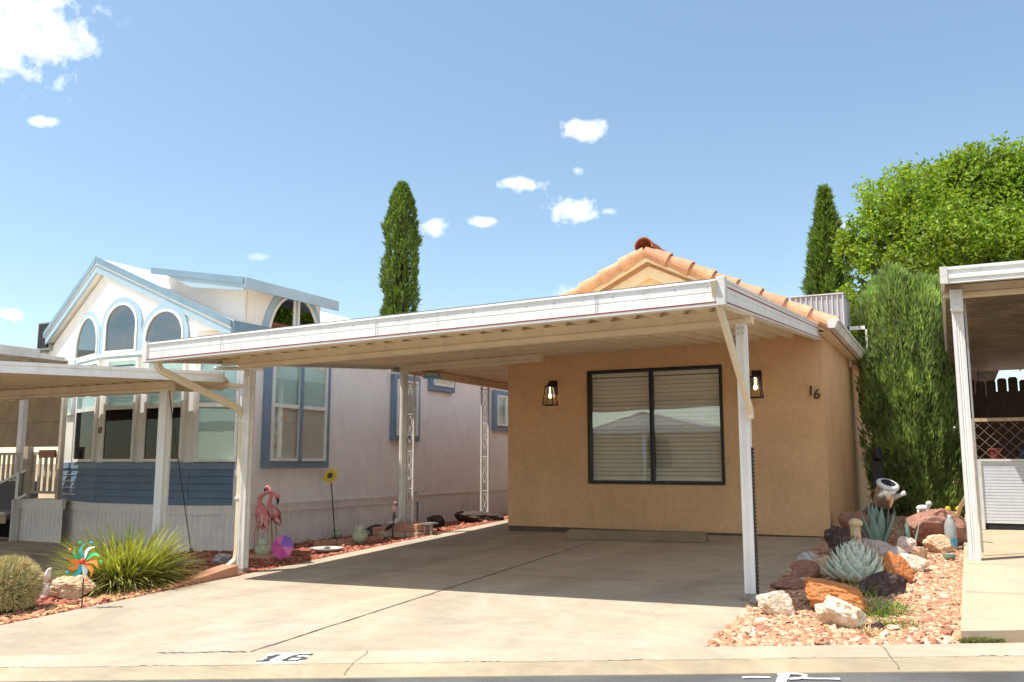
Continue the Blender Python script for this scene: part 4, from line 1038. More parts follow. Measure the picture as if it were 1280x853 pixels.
# gable wall with three arched windows
f0 = Fr((0, NY, 0), (1, 0, 0), (0, 0, 1), (0, -1, 0))
OV = .02
pk = onY(122, 323, NY-OV); q = onX(290, 402, -8.38); ER = Vector((-8.38, NY-OV, onY(290, 402, NY-OV).z)); ER.x = onY(290, 402, NY-OV).x
K2 = pk.copy(); r = ray(50, 432); r = r/r.y; t = (K2.x-r.x*K2.y)/(r.x*lv.y-lv.x); EL = Vector((K2.x+lv.x*t, K2.y+lv.y*t, 0)); EL.z = (ray(50, 426)*(EL.y/ray(50, 426).y)).z
pk = Vector((pk.x, pk.y, pk.z))
gs_ = (pk.z-ER.z)/(ER.x-pk.x)
obj('gable_wall', MB().prism([(K.x, EV+.002), (NX, EV+.002), (NX, max(EV+.01, ER.z-.18)), (ER.x, ER.z-.19), (pk.x, pk.z-.16)] if False else [(K.x, EV+.002), (NX, EV+.002), (NX, max(EV+.012, pk.z-.16-gs_*(NX-pk.x))), (K.x, pk.z-.16)], -.14, -.0, f0), 'siding', nb_)
gl_ = (pk.z-EL.z)/((EL-pk).to_2d().length)
gB = Fr(K, -lv*-1, (0, 0, 1), None)
fKB = Fr(B, K-B, (0, 0, 1), Vector((lv.y, -lv.x, 0))*(-1 if Vector((lv.y, -lv.x, 0)).y > 0 else 1))
W_ = (EL-B).to_2d().length-.12; zW = pk.z-.16-gl_*(LB+W_)
obj('gable_wall', MB().prism([(-W_, zW-.05), (-.02, EV-.12), (-.02, EV+.002), (LB, EV+.002), (LB, pk.z-.16), (-W_, zW)], -.14, 0, fKB), 'siding', nb_)
def arch(xc, zb, w_, h, n=20, k=0):
    """outline: straight sides up to the springing, then a half circle; k grows it"""
    r = w_/2+k; zs_ = zb+h-w_/2; pts = [(xc-r, zb-(k if k else 0)), (xc+r, zb-(k if k else 0))]
    for i in range(n+1): t = math.pi*i/n; pts.append((xc+math.cos(t)*r, zs_+math.sin(t)*r))
    return pts
for i, (px0, px1, ptop) in enumerate(((99, 124, 399), (135, 171.5, 382), (185, 230, 390))):
    if i == 0:
        a, b = fb_(px0, 425), fb_(px1, 425); fa_ = fKB; c_ = onKB((px0+px1)/2, 410); zt = (ray((px0+px1)/2, ptop)*(c_.y/ray((px0+px1)/2, ptop).y)).z
        if b > LB-.045: b = LB-.045
    else: a, b = onY(px0, 415, NY).x, onY(px1, 415, NY).x; fa_ = f0; zt = onY((px0+px1)/2, ptop, NY).z
    xc, ww, zb = (a+b)/2, b-a, 1.62; h = zt-zb
    o_ = arch(xc, zb, ww, h, k=.115); i_ = arch(xc, zb, ww, h, k=.036)
    wo = obj('arched_window', MB().ring(arch(xc, zb, ww, h, k=.034), arch(xc, zb, ww, h), .001, .045, fa_), 'white', nb_)
    obj('casing', MB().ring(o_, i_, .001, .03+.002*i, fa_), 'blue_pale', wo)
    obj('pane', MB().prism(arch(xc, zb, ww, h, k=.003), .02, .025, fa_), 'glass_blue', wo); obj('backing', MB().prism(arch(xc, zb, ww, h, k=.003), .002, .006, fa_), 'dark', wo)
obj('ledge', MB().box(0, L2, 1.535, 1.575, .001, .06, f2), 'white', nb_); obj('ledge', MB().box(wa-.1, LB, 1.535, 1.575, .001, .055, fB), 'white', nb_)
# prow roof: peak pushed forward, rake fascias from peak to each eave
def slab_roof(pts, th=.06):
    m_ = MB(); n = len(pts); m_.add([Vector(p) for p in pts]+[Vector(p)-Vector((0, 0, th)) for p in pts], [tuple(range(n)), tuple(range(2*n-1, n-1, -1))]+[(i, n+i, n+(i+1) % n, (i+1) % n) for i in range(n)]); return m_
obj('roof', slab_roof([pk, ER, (ER.x, NE, ER.z), (pk.x, NE, pk.z)]), 'roof_white', nb_)
obj('roof', slab_roof([pk, (pk.x, NE, pk.z), (EL.x, NE, EL.z), EL]), 'roof_white', nb_)
def rake_n(a, b, z0, z1, o0, o1, name, m):
    d = b-a; dn = Vector((d.x, d.y, 0)).normalized(); n = Vector((dn.y, -dn.x, 0)); n = n if n.y < 0 else -n
    V = [p+n*o+Vector((0, 0, z)) for p in (a, b) for o, z in ((o0, z0), (o1, z0), (o1, z1), (o0, z1))]
    return fixn(obj(name, MB().add(V, [(0, 1, 5, 4), (1, 2, 6, 5), (2, 3, 7, 6), (3, 0, 4, 7), (0, 3, 2, 1), (4, 5, 6, 7)]), m, nb_))
for e in (ER, EL):
    rake_n(pk, e, -.075, .02, .0, .03, 'rake_fascia', 'blue_mid'); rake_n(pk, e, -.10, -.076, .0, .018, 'rake_trim', 'white')
    rake_n(pk, e, -.215, -.101, -.03, .006, 'rake_frieze', 'blue_pale')
# soffit closing between rake and gable wall
sf = MB(); back_ = Vector((0, .3, 0))
for e in (ER, EL):
    sf.add([pk+Vector((0, 0, -.21)), e+Vector((0, 0, -.21)), e+Vector((0, .6, -.21)), pk+Vector((0, .2, -.21))], [(0, 1, 2, 3)])
obj('soffit', sf, 'roof_white', nb_)
# side eave fascia
obj('eave_fascia', MB().box(ER.x+.003, ER.x+.04, ER.y-.0, NE, ER.z-.215, ER.z+.012), 'blue_mid', nb_)
obj('eave_soffit', MB().box(NX-.02, ER.x-.05, D.y, NE, ER.z-.215, ER.z-.205), 'siding', nb_)
# dormer with shed roof
DX = -8.42
dc = onX(307, 349, DX); de = onX(422, 376, DX); DW = NX+.03
dl = ray(192, 337); dl = dl*(dc.y/dl.y)
dpts = [(dc.x, dc.y, dc.z), (de.x, de.y, dc.z), (dl.x, de.y, dl.z), (dl.x, dl.y, dl.z)]
obj('dormer_roof', slab_roof(dpts, .05), 'roof_white', nb_)
fD = Fr((0, dc.y, 0), (1, 0, 0), (0, 0, 1), (0, -1, 0)); sD = (dl.z-dc.z)/(dl.x-dc.x); zD = lambda x: dc.z+(x-dc.x)*sD
obj('dormer_fascia', MB().prism([(dl.x, zD(dl.x)+.02), (dc.x, dc.z+.02), (dc.x, dc.z-.07), (dl.x, zD(dl.x)-.07)], 0, .05, fD), 'blue_mid', nb_)
obj('dormer_frieze', MB().prism([(dl.x+.3, zD(dl.x+.3)-.07), (dc.x, dc.z-.07), (dc.x, dc.z-.16), (dl.x+.8, zD(dl.x+.8)-.2)], 0, .03, fD), 'blue_pale', nb_)
obj('dormer_eave_fascia', MB().box(DX-.0, DX+.03, dc.y-.03, de.y, dc.z-.13, dc.z+.02), 'blue_pale', nb_)
fW = Fr((0, dc.y+.25, 0), (1, 0, 0), (0, 0, 1), (0, -1, 0))
obj('dormer_wall', MB().prism([(dl.x, ER.z), (DW, ER.z), (DW, dc.z-.06), (dl.x, zD(dl.x)-.06)], -.05, 0, fW).box(DW-.06, DW, dc.y+.31, de.y-.1, ER.z-.3, dc.z-.055), 'siding', nb_)
# two quarter-arch windows in the dormer side
fS = Fr((DW+.001, 0, 0), (0, 1, 0), (0, 0, 1), (1, 0, 0))
ya0 = onX(335, 400, DW).y; ya1 = onX(397, 400, DW).y; ym = onX(368.5, 400, DW).y; zpk = onX(365, 374, DW).z; zb = 1.65
def halfarch(y0, y1, zb, zt, side, k=0, n=14):
    R = (y1-y0); pts = []
    if side < 0:
        pts = [(y1+k, zb-k), (y1+k, zt+k)]+[(y1-math.sin(t)*(R+k), zb+(zt-zb)*.0+ (zt-zb+k)*math.cos(t)) for t in [math.pi/2*i/n for i in range(1, n+1)]]+[(y0-k, zb-k)]
    else:
        pts = [(y0-k, zb-k), (y0-k, zt+k)]+[(y0+math.sin(t)*(R+k), zb+(zt-zb+k)*math.cos(t)) for t in [math.pi/2*i/n for i in range(1, n+1)]]+[(y1+k, zb-k)]
    return pts
for side, a, b in ((-1, ya0, ym-.07), (1, ym+.07, ya1)):
    wo = obj('arched_window', MB().ring(halfarch(a, b, zb, zpk, side, .045), halfarch(a, b, zb, zpk, side), .0, .035, fS), 'white', nb_)
    obj('casing', MB().ring(halfarch(a, b, zb, zpk, side, .15), halfarch(a, b, zb, zpk, side, .047), .0, .018 if side < 0 else .021, fS), 'blue_pale', wo)
    obj('pane', MB().prism(halfarch(a, b, zb, zpk, side, .005), .018, .022, fS), 'glass_blue', wo); obj('backing', MB().prism(halfarch(a, b, zb, zpk, side, .005), .001, .004, fS), 'dark', wo)
# side wall windows
fN = Fr((NX+.002, 0, 0), (0, 1, 0), (0, 0, 1), (1, 0, 0))
def sy(px, py=520): return onX(px, py, NX).y
zr = onX(365, 509, NX).z
a, b = sy(332, 560), sy(401, 560)
sw = window(fN, a, b, .02, 1.62, nb_, rails=(zr,), mull=((a+b)/2,), trim='blue', trimw=.10, glassm='glass_teal', gl2='glass', blind='full', fm='white', base=.06)
wm = obj('casing', MB().box((a+b)/2-.04, (a+b)/2+.04, .02, 1.62, .107, .112, fN), 'blue', sw)
ns_ = MB(); q = onX(352, 526, NX+.10); obj('number_sticker', text_mb('18', .10, Fr((NX+.115, q.y, q.z), (0, 1, 0), (0, 0, 1), (1, 0, 0)), .004), 'amber', sw)

window(fN, sy(491), sy(517), onX(500, 545, NX).z, onX(490, 474, NX).z, nb_, trim='blue', trimw=.09, glassm='glass', blind='full', fm='white', base=.06)
window(fN, sy(536), sy(560), onX(550, 484, NX).z, 1.60, nb_, trim='blue', trimw=.09, glassm='glass_teal', blind='full', base=.08)
a = sy(616); b = sy(616)+1.0; window(fN, a, b, onX(625, 533, NX).z, onX(616, 494, NX).z, nb_, mull=((a+b)/2-.1,), trim='blue', trimw=.10, glassm='glass_teal', blind='full', base=.08)
# dark meter on the far side of the roof
mp_ = onY(54, 412, 9.6); mv = thing('roof_vent_box', (mp_.x, 9.6, 1.7), 'dark louvred vent box behind the left eave of the blue trimmed house', 'vent')
obj('casing', MB().box(mp_.x-.13, mp_.x+.2, 9.6, 9.9, 1.88, mp_.z+.12), 'metal_grey', mv); obj('louvre', MB().box(mp_.x-.08, mp_.x+.16, 9.57, 9.6, 1.92, mp_.z+.09), 'black', mv)

# ============================================================ deck, rails, steps at the far left
dk = thing('porch_deck', (-12.7, 9.05, -1.2), 'small raised porch deck with white skirting at the left end of the blue trimmed house', 'deck')
DYf = 8.98; dL = onY(27, 630, DYf).x; dR = onY(79, 630, DYf).x
fK = Fr((0, DYf, 0), (1, 0, 0), (0, 0, 1), (0, -1, 0))
ribbed(Vector((dL, DYf, 0)), Vector((dR, DYf, 0)), -1.24, -.70, .09, .008, .8, 'skirting', 'skirt', dk)
obj('edge_board', MB().box(dL-.02, dR, -.70, -.56, -.04, .015, fK), 'skirt', dk); obj('deck_floor', MB().box(dL-.02, dR-.0, DYf+.04, 12, -.60, -.56), 'block', dk)
rl = thing('porch_railing', (-12.7, 9.1, -.56), 'weathered white porch railing with balusters left of the bay', 'railing')
def baluster_run(x0, x1, y, zb, zt, n, root, m='rail_paint'):
    obj('rail', MB().box(x0, x1, y-.02, y+.02, zt-.05, zt), m, root); obj('rail', MB().box(x0, x1, y-.02, y+.02, zb, zb+.04), m, root)
    for k in range(n):
        x = x0+(x1-x0)*(k+.5)/n; obj('baluster', MB().box(x-.022, x+.022, y-.015, y+.015, zb+.041, zt-.051), m, root)
pz = onY(36, 563, 9.05); 
baluster_run(onY(38, 600, 9.1).x, onY(74, 600, 9.1).x, 9.1, -.48, onY(50, 565, 9.1).z, 5, rl)
obj('post', MB().box(pz.x-.05, pz.x+.05, 9.0, 9.1, -.56, pz.z+.06), 'rail_paint', rl); xq = onY(75, 600, 9.1).x
obj('post', MB().box(xq-.03, xq+.03, 9.05, 9.12, -.56, 1.0), 'rail_paint', rl)
r2 = thing('rear_porch_railing', (-14, 10.6, -.56), 'longer pale railing with wide balusters behind the porch steps', 'railing')
baluster_run(-18.5, onY(24, 600, 10.6).x, 10.6, -.45, onY(10, 566, 10.6).z, 22, r2)
sg = onY(60, 567.5, 9.05); so2 = obj('carved_sign', MB().box(sg.x-.18, sg.x+.20, 9.02, 9.05, sg.z-.06, sg.z+.06), 'sign', None, bevel=.006)
tag(so2, 'dark red brown carved wooden sign hung on the porch railing', 'sign')
hr = thing('stair_handrail', (-13.6, 8.95, -.9), 'sloping grey metal handrail beside the porch steps at the left edge', 'handrail')
a = onY(0, 604, 8.95); b = onY(34, 588, 8.95); obj('rail', MB().bar(a-Vector((.3, 0, .1)), b, .04, .04), 'metal_grey', hr)
c = onY(22, 624, 8.9); d_ = onY(34, 618, 8.9); obj('rail', MB().bar(c, d_, .035, .035), 'metal_grey', hr)
for q in (onY(24, 600, 8.95),): obj('post', MB().box(q.x-.035, q.x+.035, 8.92, 8.98, -1.2, q.z+.12), 'metal_grey', hr)
stp = thing('porch_steps', (-13.6, 8.9, -1.2), 'open grey porch steps with tan treads at the left edge', 'steps')
for k, (z) in enumerate((-.79, -1.0)):
    obj('tread', MB().box(-15.5, dL-.06-.25*k, 8.75-.25*k, 9.1-.25*k, z, z+.035), 'metal_grey', stp)
    obj('riser', MB().box(-15.5, dL-.08-.25*k, 8.78-.25*k, 8.80-.25*k, z-.14, z-.001), 'block', stp)
obj('stringer', MB().box(dL-.05, dL-.02, 8.85, 9.4, -1.2, -.57), 'white_dirty', stp)
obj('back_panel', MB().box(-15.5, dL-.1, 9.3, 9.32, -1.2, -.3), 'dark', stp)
scn = onY(40, 530, 12.5)
fs = thing('shade_screen', (-17, 12.5, -.2), 'hanging tan fabric shade screen behind the porch railing', 'shade screen')
zt_ = onY(40, 498, 12.5).z; zb_ = onY(40, 559, 12.5).z
obj('fabric', MB().box(-24, onY(82, 530, 12.5).x+.3, 12.5, 12.52, zb_, zt_), 'fabric', fs)
obj('seam', MB().box(-24, onY(82, 530, 12.5).x+.3, 12.49, 12.499, (zb_+zt_)/2-.006, (zb_+zt_)/2+.006), 'lattice', fs)
tag(obj('low_tan_wall', MB().box(-26, -12.4, 15.5, 15.6, -1.2, -.1), 'stucco_trim'), 'sunlit low tan wall seen through the porch railing', 'wall')
# side porch roof beyond the eave
pr_ = thing('side_porch_roof', (-13.6, 10, -1.2), 'pale flat metal porch roof at the far left under the blue eave', 'porch roof')
SX = -15.2; za = onX(80, 441, SX); zt_ = za.z; y1_ = za.y
obj('fascia', MB().box(SX-.0, SX+.05, 7.5, y1_, zt_-.17, zt_), 'white_dirty', pr_)
obj('fascia', MB().box(SX+.05, -12.35, y1_-.05, y1_, zt_-.17, zt_), 'white_dirty', pr_)
rb = MB(); rb.box(-24, SX, 7.5, 14, zt_-.04, zt_-.02); rb.box(SX, -12.5, y1_, 14, zt_-.04, zt_-.02)
for k in range(24): rb.box(-24, SX, 7.5+k*.27, 7.5+k*.27+.06, zt_-.10, zt_-.041)
obj('roof_panel', rb, 'white_dirty', pr_)
pz = onY(31, 452, 11); obj('post', MB().box(pz.x-.06, pz.x+.06, 11, 11.1, -.56, zt_-.1), 'white', pr_)

# ============================================================ LEFT NEIGHBOUR'S CARPORT
nc = thing('neighbour_carport', (-8.4, 7.4, -1.2), 'low white carport roof reaching in from the left edge in front of the bay', 'carport')
r0 = ray(0, 460); a_ = r0*(9.1); r1 = ray(277.5, 472); b_ = r1*(10.2)
A1 = Vector((a_.x, a_.y, 0)); B1 = Vector((b_.x, b_.y, 0)); dAB = (B1-A1).normalized(); A2 = A1-dAB*2.6
zT = 1.045; zB_ = .925
fq, Lq = fline(A2, B1)
pr = [(0, zT), (.02, zT), (.02, zT-.035), (.008, zT-.045), (.008, zT-.075), (.02, zT-.085), (.02, zB_), (-.05, zB_), (-.05, zB_+.01), (0, zB_+.01)]
V = [fq(x, z, o) for x in (0, Lq) for o, z in pr]; n = len(pr)
fixn(obj('fascia', MB().add(V, [(i, (i+1) % n, n+(i+1) % n, n+i) for i in range(n)]+[tuple(range(n)), tuple(range(2*n-1, n-1, -1))]), 'white', nc))
obj('end_cap', MB().box(Lq, Lq+.025, zB_-.003, zT+.006, -.06, .026, fq), 'white_dirty', nc)
back = Vector((-8.35, 8.72, 0))
rp_ = MB(); poly = [A2, B1, Vector((-8.45, 8.70, 0)), Vector((-12.1, 8.70, 0)), Vector((-20, 8.7, 0)), Vector((-20, A2.y, 0))]
rp_.add([Vector((p.x, p.y, zT-.02)) for p in poly]+[Vector((p.x, p.y, zT-.05)) for p in poly], [tuple(range(6)), tuple(range(11, 5, -1))]+[(i, 6+i, 6+(i+1) % 6, (i+1) % 6) for i in range(6)])
nr_ = obj('roof_panel', fixn(obj('tmp', rp_, 'pan')).data and rp_, 'pan', nc); bpy.data.objects.remove(bpy.data.objects['tmp'])
rr_ = MB()
for k in range(50):
    x = -20+k*.27
    y0_ = A2.y if x < A2.x else A2.y+(x-A2.x)*(B1.y-A2.y)/(B1.x-A2.x)
    if x > B1.x-.3: break
    if y0_+.05 < 8.6: rr_.box(x, x+.05, y0_+.12, 8.68, zT-.10, zT-.051)
obj('roof_ribs', rr_, 'pan', nc)
bx = onY(209, 480, 7.4).x
beam(-20, bx+.08, 7.4, lambda x: zT-.101, .12, .09, 'cream', nc)
post(bx, 7.4, -1.25, zT-.10-.121, .115, 'white', nc)
s0 = onY(212, 489, 7.36); s1 = onY(239, 690, 8.0)
obj('tie_down_strap', MB().tube([s0, s0+Vector((.02, 0, -.12)), (s0+s1)/2+Vector((-.01, 0, 0)), s1], .006, 6).lathe([(.03, 0), (.03, .02), (.012, .05)], (s1.x, s1.y, s1.z-.01), 8), 'rod', nc)

# ============================================================ RIGHT NEIGHBOUR'S CARPORT
rc = thing('right_carport', (.12, 9.89, P(.1, 9.9)), 'white carport with ribbed underside at the right edge on a single square post', 'carport')
RY = 9.35; e = onY(1179, 335, RY); eb = onY(1179, 355, RY); RXL = e.x; rzt = e.z; rzb = eb.z
RXR = 7.0; fR = Fr((0, RY, 0), (1, 0, 0), (0, 0, 1), (0, -1, 0)); hh = rzt-rzb
pr = [(0, rzt), (.03, rzt), (.03, rzt-hh*.18), (.012, rzt-hh*.26), (.012, rzt-hh*.45), (.03, rzt-hh*.53), (.03, rzt-hh*.72), (.012, rzt-hh*.8), (.02, rzb), (-.05, rzb), (-.05, rzb+.01), (0, rzb+.01)]
V = [fR(x, z, o) for x in (RXL, RXR) for o, z in pr]; n = len(pr)
fixn(obj('front_fascia', MB().add(V, [(i, (i+1) % n, n+(i+1) % n, n+i) for i in range(n)]+[tuple(range(n)), tuple(range(2*n-1, n-1, -1))]), 'white', rc))
obj('side_fascia', MB().box(RXL-.03, RXL, RY+.0, 16.5, rzb, rzt), 'white', rc); obj('end_cap', MB().box(RXL-.035, RXL+.03, RY-.04, RY, rzb-.004, rzt+.004), 'white_dirty', rc)
zfar = onY(1240, 464, 16.5).z
def rz(y): return rzt-.06+(zfar-(rzt-.06))*(y-RY)/(16.5-RY)
prf = []; n = int((RXR-RXL)/.15)
for i in range(n):
    x = RXL+.01+i*.15
    for dx, dz in ((0, -.0), (.10, -.0), (.105, .028), (.145, .028)): prf.append((x+dx, dz))
# ribs run side to side under this one
rbm = MB(); V = []; prf = []
n = int((16.5-RY)/.14)
for i in range(n):
    y = RY+.02+i*.14
    for dy, dz in ((0, 0), (.10, 0), (.104, .02), (.136, .02)): prf.append((y+dy, dz))
m_ = len(prf)
for x in (RXL+.005, RXR):
    for y, dz in prf: V.append((x, y, rz(y)+dz))
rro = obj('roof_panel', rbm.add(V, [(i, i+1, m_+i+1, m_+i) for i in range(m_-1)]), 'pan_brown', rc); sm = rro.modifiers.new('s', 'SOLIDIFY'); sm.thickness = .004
pt = onY(1192, 400, 9.89).x
beam(pt-.08, RXR, 9.89, lambda x: rz(9.89)-.005, .125, .10, 'cream', rc)
RP = onG(1219, 706); post(RP.x, 9.89, P(RP.x, 9.89)+.045, rz(9.89)-.13, .105, 'white', rc)
obj('downspout_stub', MB().box(RP.x-.06, RP.x+.055, 9.70, 9.82, rzb-.22, rzb-.0).box(RP.x-.045, RP.x+.04, 9.69, 9.699, rzb-.215, rzb-.16), 'white', rc, bevel=.006)
obj('conduit', MB().box(RP.x+.07, RP.x+.09, 10.2, 10.22, -.9, rz(10.2)-.05), 'metal_grey', rc)
# dark wooden fence, lattice and clutter under it
df = thing('dark_wooden_fence', (2, 16.2, -.8), 'dark weathered picket fence in shade under the right carport', 'fence')
ft_ = onY(1250, 474, 16.2).z
FX0 = onY(1206, 480, 16.2).x
for k in range(36):
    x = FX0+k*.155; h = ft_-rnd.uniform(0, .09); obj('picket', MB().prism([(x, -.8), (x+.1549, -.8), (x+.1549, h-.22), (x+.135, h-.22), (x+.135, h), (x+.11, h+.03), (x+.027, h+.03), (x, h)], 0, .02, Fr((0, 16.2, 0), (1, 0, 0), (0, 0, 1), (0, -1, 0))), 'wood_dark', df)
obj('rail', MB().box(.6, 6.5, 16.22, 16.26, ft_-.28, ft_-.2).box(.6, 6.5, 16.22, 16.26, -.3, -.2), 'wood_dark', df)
lt = thing('lattice_screen', (1.6, 13.6, -.2), 'brown diagonal lattice screen above the white ribbed panel', 'lattice')
LYy = 13.4; lx0 = onY(1217, 540, LYy).x; lz1 = onY(1240, 527, LYy).z; lz0 = onY(1240, 578, LYy).z; lm = MB(); lx1 = lx0+3.2
fL = Fr((0, LYy, 0), (1, 0, 0), (0, 0, 1), (0, -1, 0)); H = lz1-lz0; st = .145
for k in range(-6, 26):
    for s, o in ((1, .004), (-1, .012)):
        x0 = lx0+k*st; P1 = [x0, lz0] if s > 0 else [x0, lz1]; P2 = [x0+H, lz1] if s > 0 else [x0+H, lz0]
        # clip to the panel
        def cl(p, q):
            t0, t1 = 0, 1
            dx = q[0]-p[0]
            if p[0] < lx0: t0 = (lx0-p[0])/dx
            if q[0] > lx1: t1 = (lx1-p[0])/dx
            return t0, t1
        t0, t1 = cl(P1, P2)
        if t1 <= t0: continue
        a = (P1[0]+(P2[0]-P1[0])*t0, P1[1]+(P2[1]-P1[1])*t0); b = (P1[0]+(P2[0]-P1[0])*t1, P1[1]+(P2[1]-P1[1])*t1)
        lm.bar(fL(a[0], a[1], o), fL(b[0], b[1], o), .007, .022, (0, 1, 0))
obj('lattice_strips', lm, 'lattice', lt); obj('frame', MB().box(lx0-.03, lx1, lz1, lz1+.045, -.02, .03, fL).box(lx0-.04, lx0, lz0-1, lz1, -.02, .03, fL), 'wood_pale', lt)
wp = thing('white_ribbed_panel', (1.6, 12.9, -.9), 'white horizontally ribbed panel standing on the walkway behind the right post', 'panel')
WY = 12.75; x0 = onY(1229, 620, WY).x; z1 = onY(1240, 577, WY).z; z0 = P(x0, WY)+.05; pm = MB(); fP = Fr((0, WY, 0), (1, 0, 0), (0, 0, 1), (0, -1, 0)); nrib = 20; V = []
zs_ = []; hh = (z1-z0-.08)/nrib
for i in range(nrib):
    z = z0+.08+i*hh; zs_ += [(z, 0), (z+hh*.75, 0), (z+hh*.8, -.008), (z+hh*.95, -.008)]
zs_.append((z1, 0)); V = [fP(x, z, o) for x in (x0, x0+3) for z, o in zs_]; m_ = len(zs_)
obj('ribbed_sheet', MB().add(V, [(i, m_+i, m_+i+1, i+1) for i in range(m_-1)]), 'panel_white', wp)
obj('frame', MB().box(x0-.05, x0, z0, z1+.03, -.05, .02, fP).box(x0, x0+3, z1, z1+.03, -.05, .02, fP), 'white_dirty', wp); obj('base_gap', MB().box(x0, x0+3, z0, z0+.079, -.05, -.01, fP), 'dark', wp)
obj('back_panel', MB().box(x0, x0+3, z0+.08, z1, -.05, -.045, fP), 'panel_white', wp)
# clutter behind the lattice
def pot(x, y, z, r, h, m, name, label):
    t = thing(name, (x, y, z), label, 'pot'); obj('pot_body', MB().lathe([(r*.7, 0), (r, h*.85), (r*1.1, h*.86), (r*1.1, h), (r*.95, h), (r*.85, h*.7), (0, h*.7)], (x, y, z), 16), m, t)
sh = thing('potting_shelf', (1.9, 14.0, -.8), 'shaded wooden potting shelf behind the lattice', 'shelf')
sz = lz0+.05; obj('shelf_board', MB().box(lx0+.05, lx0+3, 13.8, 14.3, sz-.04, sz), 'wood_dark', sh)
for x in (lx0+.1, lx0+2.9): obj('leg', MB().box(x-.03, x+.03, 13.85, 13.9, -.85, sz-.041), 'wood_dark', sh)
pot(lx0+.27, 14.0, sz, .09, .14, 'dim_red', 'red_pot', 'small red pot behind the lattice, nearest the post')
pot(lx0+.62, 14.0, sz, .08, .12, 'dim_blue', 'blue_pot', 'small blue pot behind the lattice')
pot(lx0+.88, 14.05, sz, .10, .22, 'white_paint', 'white_pot', 'white pot behind the lattice at the right edge')
# ============================================================ TREES
def conic_tree(name, base, H, R, n, mname, label, cat, blade=(.16, .035), prof=None, lean=0, clump=.22, core=.62, tr=.09, upw=1.4, gap=-.42):
    t = thing(name, base, label, cat); base = Vector(base)
    prof = prof or (lambda h: (min(1, (h/.12)**.6) if h < .12 else 1)*(1-max(0, (h-.45)/.55)**1.8)**.8)
    seed = rnd.uniform(0, 99)
    hs = nr.uniform(0, 1, n)**.92; an = nr.uniform(0, 2*math.pi, n)
    pf = np.array([prof(h) for h in hs])
    # lumpy outline from 3-D noise in (angle, height)
    lump = np.array([noise.noise(Vector((math.cos(a)*1.6+seed, math.sin(a)*1.6, h*H*1.1))) + .6*noise.noise(Vector((math.cos(a)*4+seed, math.sin(a)*4, h*H*3.0))) for a, h in zip(an, hs)])
    rad = R*pf*(1+clump*lump*1.6); dep = nr.beta(5, 1.1, n); rr = rad*(.45+.55*dep)
    # gaps: drop leaves in noise valleys so shade shows
    keep = lump > gap
    Pn = np.stack([np.cos(an)*rr+lean*hs*H, np.sin(an)*rr, hs*H], 1)[keep]
    D = np.stack([np.cos(an), np.sin(an), np.full(n, upw)], 1)[keep]+nr.normal(size=(keep.sum(), 3))*.45; D = unit(D)
    k = len(Pn); V, Fc = blades(Pn+np.array(base), D, nr.uniform(.6, 1.4, k)*blade[1], nr.uniform(.6, 1.5, k)*blade[0])
    obj('crown', (V, Fc), mname, t)
    pts = [base+Vector((lean*H*i/6, 0, H*i/6*.93)) for i in range(7)]
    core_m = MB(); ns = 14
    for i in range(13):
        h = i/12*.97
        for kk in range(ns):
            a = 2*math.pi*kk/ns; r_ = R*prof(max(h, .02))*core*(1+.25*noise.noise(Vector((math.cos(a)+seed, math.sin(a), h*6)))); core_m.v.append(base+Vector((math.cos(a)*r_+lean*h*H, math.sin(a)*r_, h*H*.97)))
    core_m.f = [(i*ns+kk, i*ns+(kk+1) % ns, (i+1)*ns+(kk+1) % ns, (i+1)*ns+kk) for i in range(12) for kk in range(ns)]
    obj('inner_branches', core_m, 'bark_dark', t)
    obj('trunk', MB().tube([base-Vector((0, 0, .3)), base+Vector((0, 0, H*.3)), base+Vector((lean*H*.6, 0, H*.6))], [tr, tr*.8, tr*.4], 8), 'bark', t)
    return t
q = onY(503, 232, 23.5); b = Vector((q.x, 23.5, -1)); cyprof = lambda h: (.55+.45*min(1, h/.35))*(1-max(0, (h-.72)/.28)**2.6*.93)**.8
conic_tree('italian_cypress', b, q.z+1.0, .50, 30000, 'cypress', 'tall slender dark green cypress behind the blue trimmed house', 'tree', (.15, .04), cyprof, clump=.30, core=.5)
sprig = MB(); 
q = onY(1030, 240, 25); b = Vector((q.x, 25, -1)); conic_tree('italian_cypress', b, q.z+1.0, .52, 22000, 'cypress', 'dark cypress with an open ragged top left of the big ash tree', 'tree', (.2, .045), lambda h: (.6+.4*min(1, h/.4))*(1-max(0, (h-.55)/.45)**1.5)**.9, clump=.5, core=.35)
q2 = onY(1010, 290, 25.2); conic_tree('italian_cypress', Vector((q2.x+.18, 25.2, -1)), q2.z+1.0, .30, 6000, 'cypress', 'thin short cypress leader beside the ragged cypress', 'tree', (.2, .04), lambda h: (.6+.4*min(1, h/.4))*(1-max(0, (h-.55)/.45)**1.6)**.9, clump=.6, core=.3)
